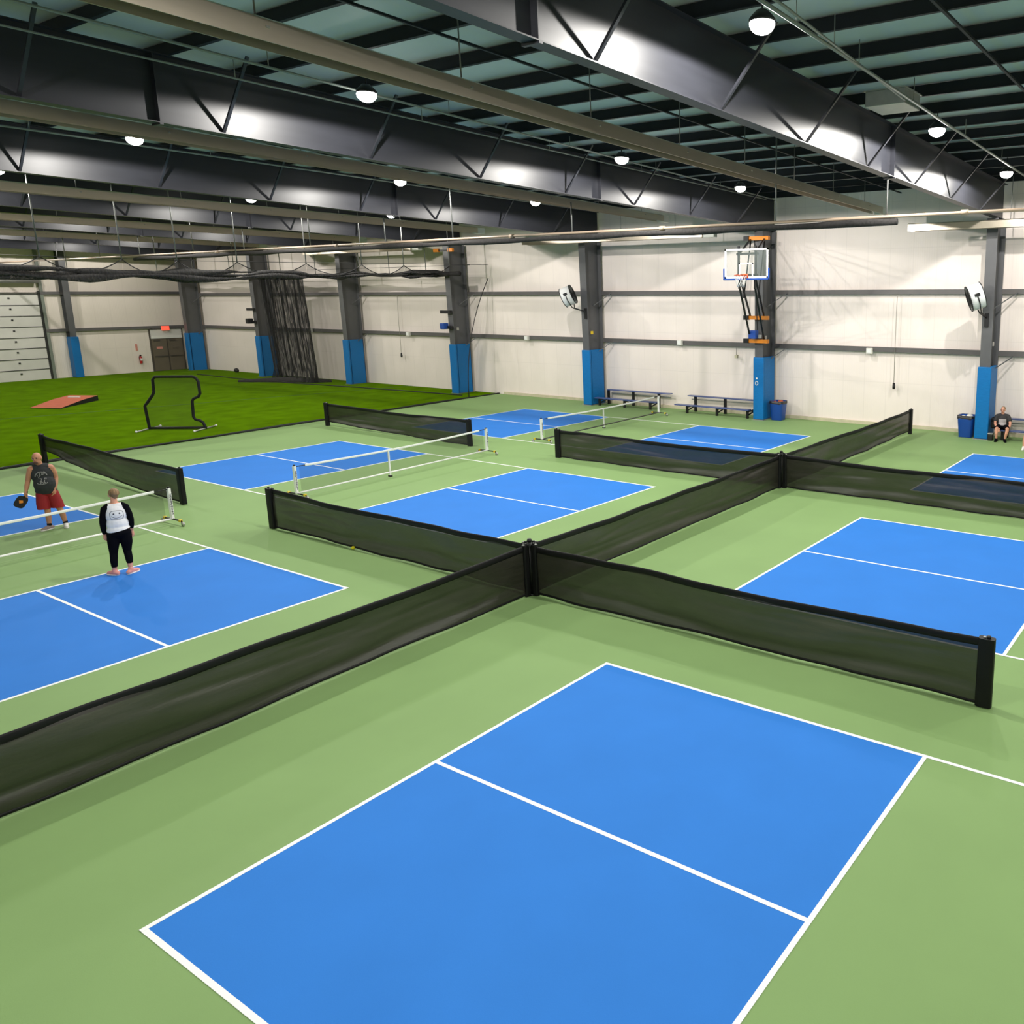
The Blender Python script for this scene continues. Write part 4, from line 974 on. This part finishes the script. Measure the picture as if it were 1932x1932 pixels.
shirt = B.part('shirt', remesh(mb, .011, 4, [((0.03, 0, .875), (-.16, 0, 1)), ((0, 0, 1.40), (0, 0, -1))]), 'shirt')
for arm, sg in ((armL, -1), (armR, 1)):
    mb = MB(True); sh0 = (.025+sg*.075, .0, 1.36)
    end = V(arm[-1]) if sg < 0 else V(arm[3]).lerp(V(arm[4]), .55)
    mb.tube([sh0, arm[0], arm[1], arm[2], arm[3], end], [.066, .072, .062, .053, .048, .036], 12)
    B.part('sleeve', remesh(mb, .010, 3), 'blackcloth', shirt, 'black sleeve')
bv = BVHTree.FromPolygons([v.co for v in shirt.data.vertices], [p.vertices for p in shirt.data.polygons])
g = MB(); cx, cz = .035, 1.185
N_ = 40; ring = []
for k in range(N_+1):
    a = 2*PI*k/N_; e = .55; ring.append((cx+.105*math.copysign(abs(math.cos(a))**e, math.cos(a)), cz+.085*math.copysign(abs(math.sin(a))**e, math.sin(a))))
for seg in (ring, [(cx+.085*math.cos(PI*(1.10+.8*k/16)), cz+.01+.062*math.sin(PI*(1.10+.8*k/16))) for k in range(17)]):
    st = stamp(bv, seg, -.6, 1, .0035, .001); g.add(st.v, st.f)
for q in (-1, 1):
    h_ = bv.ray_cast(V((cx+.045*q, -.6, cz+.03)), V((0, 1, 0)))
    if h_[0]: g.ell(h_[0], (.015, .005, .015), 12, 6)
B.part('drawn_face', g.mesh('drawn_face', 'ink'), 'ink', shirt, 'dark drawn smiling face')
mb = MB(True)
mb.ell((.03, .0, .83), (.190, .150, .13)); mb.tube(legL[:4]+[(-.118, -.008, .165)], [.112, .097, .068, .062, .050], 14); mb.tube(legR[:4]+[(.125, -.035, .20)], [.112, .097, .068, .062, .050], 14)
B.part('leggings', remesh(mb, .010, 3), 'blackcloth')
shoe(B, legL[-1], (-.7, .75), 'shoepink', size=.88); shoe(B, legR[-1], (.75, .65), 'shoepink', size=.88)

# --- seated man
B = Body('person', 'man in a dark shirt with a grey block sitting on the right bench', (27.95, -.24), (.974, .228))
mb = MB(True); face = (-.15, -1, -.1); hc = (-.02, .08, 1.09)
head(mb, hc, face); mb.tube([(-.02, .10, .90), (-.02, .09, 1.02)], [.065, .060], 12, round_caps=True)
mb.ell((-.02, .10, .72), (.18, .125, .21)); mb.ell((-.02, .10, .53), (.18, .15, .14)); mb.tube([(-.19, .10, .86), (-.02, .10, .90), (.15, .10, .86)], .07, 12, round_caps=True)
aL = [(-.22, .09, .84), (-.26, .03, .72), (-.265, -.03, .60), (-.22, -.17, .52), (-.17, -.28, .47)]; aR = [(.18, .09, .84), (.235, .03, .72), (.25, -.03, .60), (.23, -.17, .52), (.20, -.28, .47)]
for a in (aL, aR): mb.tube(a, [.06, .055, .046, .043, .03], 12, round_caps=True)
hand(mb, aL[-1], (.3, -.8, -.5), (.9, -.1, .3), (0, 0, -1), curl=.4); hand(mb, aR[-1], (-.1, -.8, -.5), (-.9, -.1, .3), (0, 0, -1), curl=.4)
lL = [(-.10, .08, .47), (-.16, -.12, .47), (-.20, -.36, .46), (-.20, -.37, .30), (-.19, -.33, .09)]; lR = [(.07, .08, .47), (.13, -.12, .47), (.17, -.36, .46), (.14, -.37, .30), (.10, -.33, .09)]
for l in (lL, lR): mb.tube(l, [.095, .085, .062, .055, .038], 12, round_caps=True)
body = B.part('body', remesh(mb, .009, 3), 'skin2'); face_parts(B, body, hc, face)
B.part('hair', remesh(MB(True).ell(V(hc)+V((.01, .02, .05)), (.082, .092, .078), 16, 10), .010, 2), 'hairgrey')
mb = MB(True); mb.ell((-.02, .10, .71), (.196, .142, .215)); mb.ell((-.02, .10, .55), (.196, .165, .14)); mb.tube([(-.19, .10, .86), (-.02, .10, .895), (.15, .10, .86)], .082, 12, round_caps=True)
mb.tube([aL[0], aL[1]], [.078, .074], 12, round_caps=True); mb.tube([aR[0], aR[1]], [.078, .074], 12, round_caps=True)
sh_ = B.part('shirt', remesh(mb, .011, 3), 'darkshirt')
bv = BVHTree.FromPolygons([v.co for v in sh_.data.vertices], [p.vertices for p in sh_.data.polygons]); g = MB(True)
pts = {}
for i in range(13):
    for j in range(11):
        h_ = bv.ray_cast(V((-.15+.26*i/12, -.8, .55+.22*j/10)), V((0, 1, 0)))
        if h_[0]: pts[i, j] = h_[0]-V((0, .004, 0))
fs = []; idx = {k: n for n, k in enumerate(pts)}
g.add(list(pts.values()), [(idx[i,j], idx[i+1,j], idx[i+1,j+1], idx[i,j+1]) for i in range(12) for j in range(10) if all(q in idx for q in ((i,j), (i+1,j), (i+1,j+1), (i,j+1)))])
B.part('grey_block', g.mesh('grey_block', 'greyprint'), 'greyprint', sh_, 'light grey block on the chest')
mb = MB(True); mb.ell((-.02, .10, .49), (.19, .16, .10))
for l in (lL, lR): mb.tube([l[0], l[1], V(l[1]).lerp(V(l[2]), .75)], [.108, .104, .098], 14)
B.part('shorts', remesh(mb, .011, 3), 'blackcloth')
for l, td in ((lL, (-.25, -1)), (lR, (.2, -1))): shoe(B, l[-1], td, 'blackcloth', sole='blackcloth')

# --- person standing at the right edge: mostly outside the frame
B = Body('person', 'standing person cut by the right edge, only a bare leg and white shoe showing', (26.45, -1.40), (.93, .36))
mb = MB(True); face = (-.6, -1, 0); hc = (.18, 0, 1.62)
head(mb, hc, face); mb.tube([(.18, .01, 1.42), (.18, .0, 1.55)], [.062, .058], 12, round_caps=True)
mb.ell((.18, .0, 1.26), (.18, .12, .22)); mb.ell((.18, .0, 1.02), (.17, .13, .18)); mb.tube([(.02, .0, 1.39), (.18, .0, 1.43), (.34, .0, 1.39)], .068, 12, round_caps=True)
aL = [(.0, .0, 1.38), (.0, .02, 1.26), (.02, .02, 1.13), (.05, -.05, 1.02), (.09, -.12, .92)]; aR = [(.36, .0, 1.38), (.39, .02, 1.26), (.41, .02, 1.13), (.41, -.05, 1.02), (.40, -.12, .92)]
for a in (aL, aR): mb.tube(a, [.058, .054, .045, .042, .028], 12, round_caps=True)
hand(mb, aL[-1], (.1, -.3, -1), (.4, -1, 0), (1, 0, 0)); hand(mb, aR[-1], (-.1, -.3, -1), (-.4, -1, 0), (-1, 0, 0))
lL = [(.11, .0, .90), (.04, .0, .68), (-.03, -.01, .47), (-.055, .02, .30), (-.065, .02, .09)]; lR = [(.25, .0, .90), (.29, .0, .68), (.31, -.01, .47), (.31, .02, .30), (.31, .02, .09)]
for l in (lL, lR): mb.tube(l, [.10, .088, .062, .058, .040], 12, round_caps=True)
body = B.part('body', remesh(mb, .010, 3), 'skin2'); face_parts(B, body, hc, face)
B.part('hair', remesh(MB(True).ell(V(hc)+V((.015, .03, .05)), (.082, .092, .078), 16, 10), .010, 2), 'hair')
mb = MB(True); mb.ell((.18, .0, 1.25), (.195, .135, .22)); mb.ell((.18, .0, 1.02), (.188, .148, .2)); mb.tube([(.02, .0, 1.39), (.18, .0, 1.425), (.34, .0, 1.39)], .08, 12, round_caps=True)
for a in (aL, aR): mb.tube([a[0], a[1]], [.076, .072], 12, round_caps=True)
B.part('shirt', remesh(mb, .012, 3, [((0, 0, .88), (0, 0, 1))]), 'darkshirt')
mb = MB(True); mb.ell((.18, .0, .88), (.185, .15, .12))
for l in (lL, lR): mb.tube([l[0], l[1]], [.115, .112], 14)
B.part('shorts', remesh(mb, .012, 3, [((0, 0, .66), (0, 0, 1))]), 'blackcloth')
for l in (lL, lR): shoe(B, l[-1], (-.35, -1), 'shoewhite')

# ------------------------------------------------------------------ world, camera, view
w = bpy.data.worlds.new('World'); S.world = w; w.use_nodes = True
w.node_tree.nodes['Background'].inputs[0].default_value = (.02, .02, .022, 1); w.node_tree.nodes['Background'].inputs[1].default_value = 1
cam = bpy.data.cameras.new('camera'); co = bpy.data.objects.new('camera', cam); COL.objects.link(co); S.camera = co
cam.sensor_width = 36; cam.sensor_fit = 'HORIZONTAL'; cam.lens = 1575.88*36/1932
cam.shift_x = -401.2153/1932; cam.shift_y = -87.238/1932
cam.clip_start = .05; cam.clip_end = 300
Rm = Matrix(((0.5272045572, 0.1739494623, -0.8317433134), (-0.8497318811, 0.1040877172, -0.5168379604), (-0.0033294225, 0.9792381384, 0.2026859227)))
co.matrix_world = Matrix.Translation((-2.5758, -7.4227, 5.2409)) @ Rm.to_4x4()
vs = S.view_settings; vs.view_transform = 'Standard'; vs.look = 'None'; vs.gamma = 1; vs.use_curve_mapping = False; vs.exposure = 0.09
S.cycles.max_bounces = 6; S.cycles.diffuse_bounces = 4; S.cycles.glossy_bounces = 3; S.cycles.transparent_max_bounces = 16
S.cycles.use_denoising = True
S.cycles.sample_clamp_indirect = 4
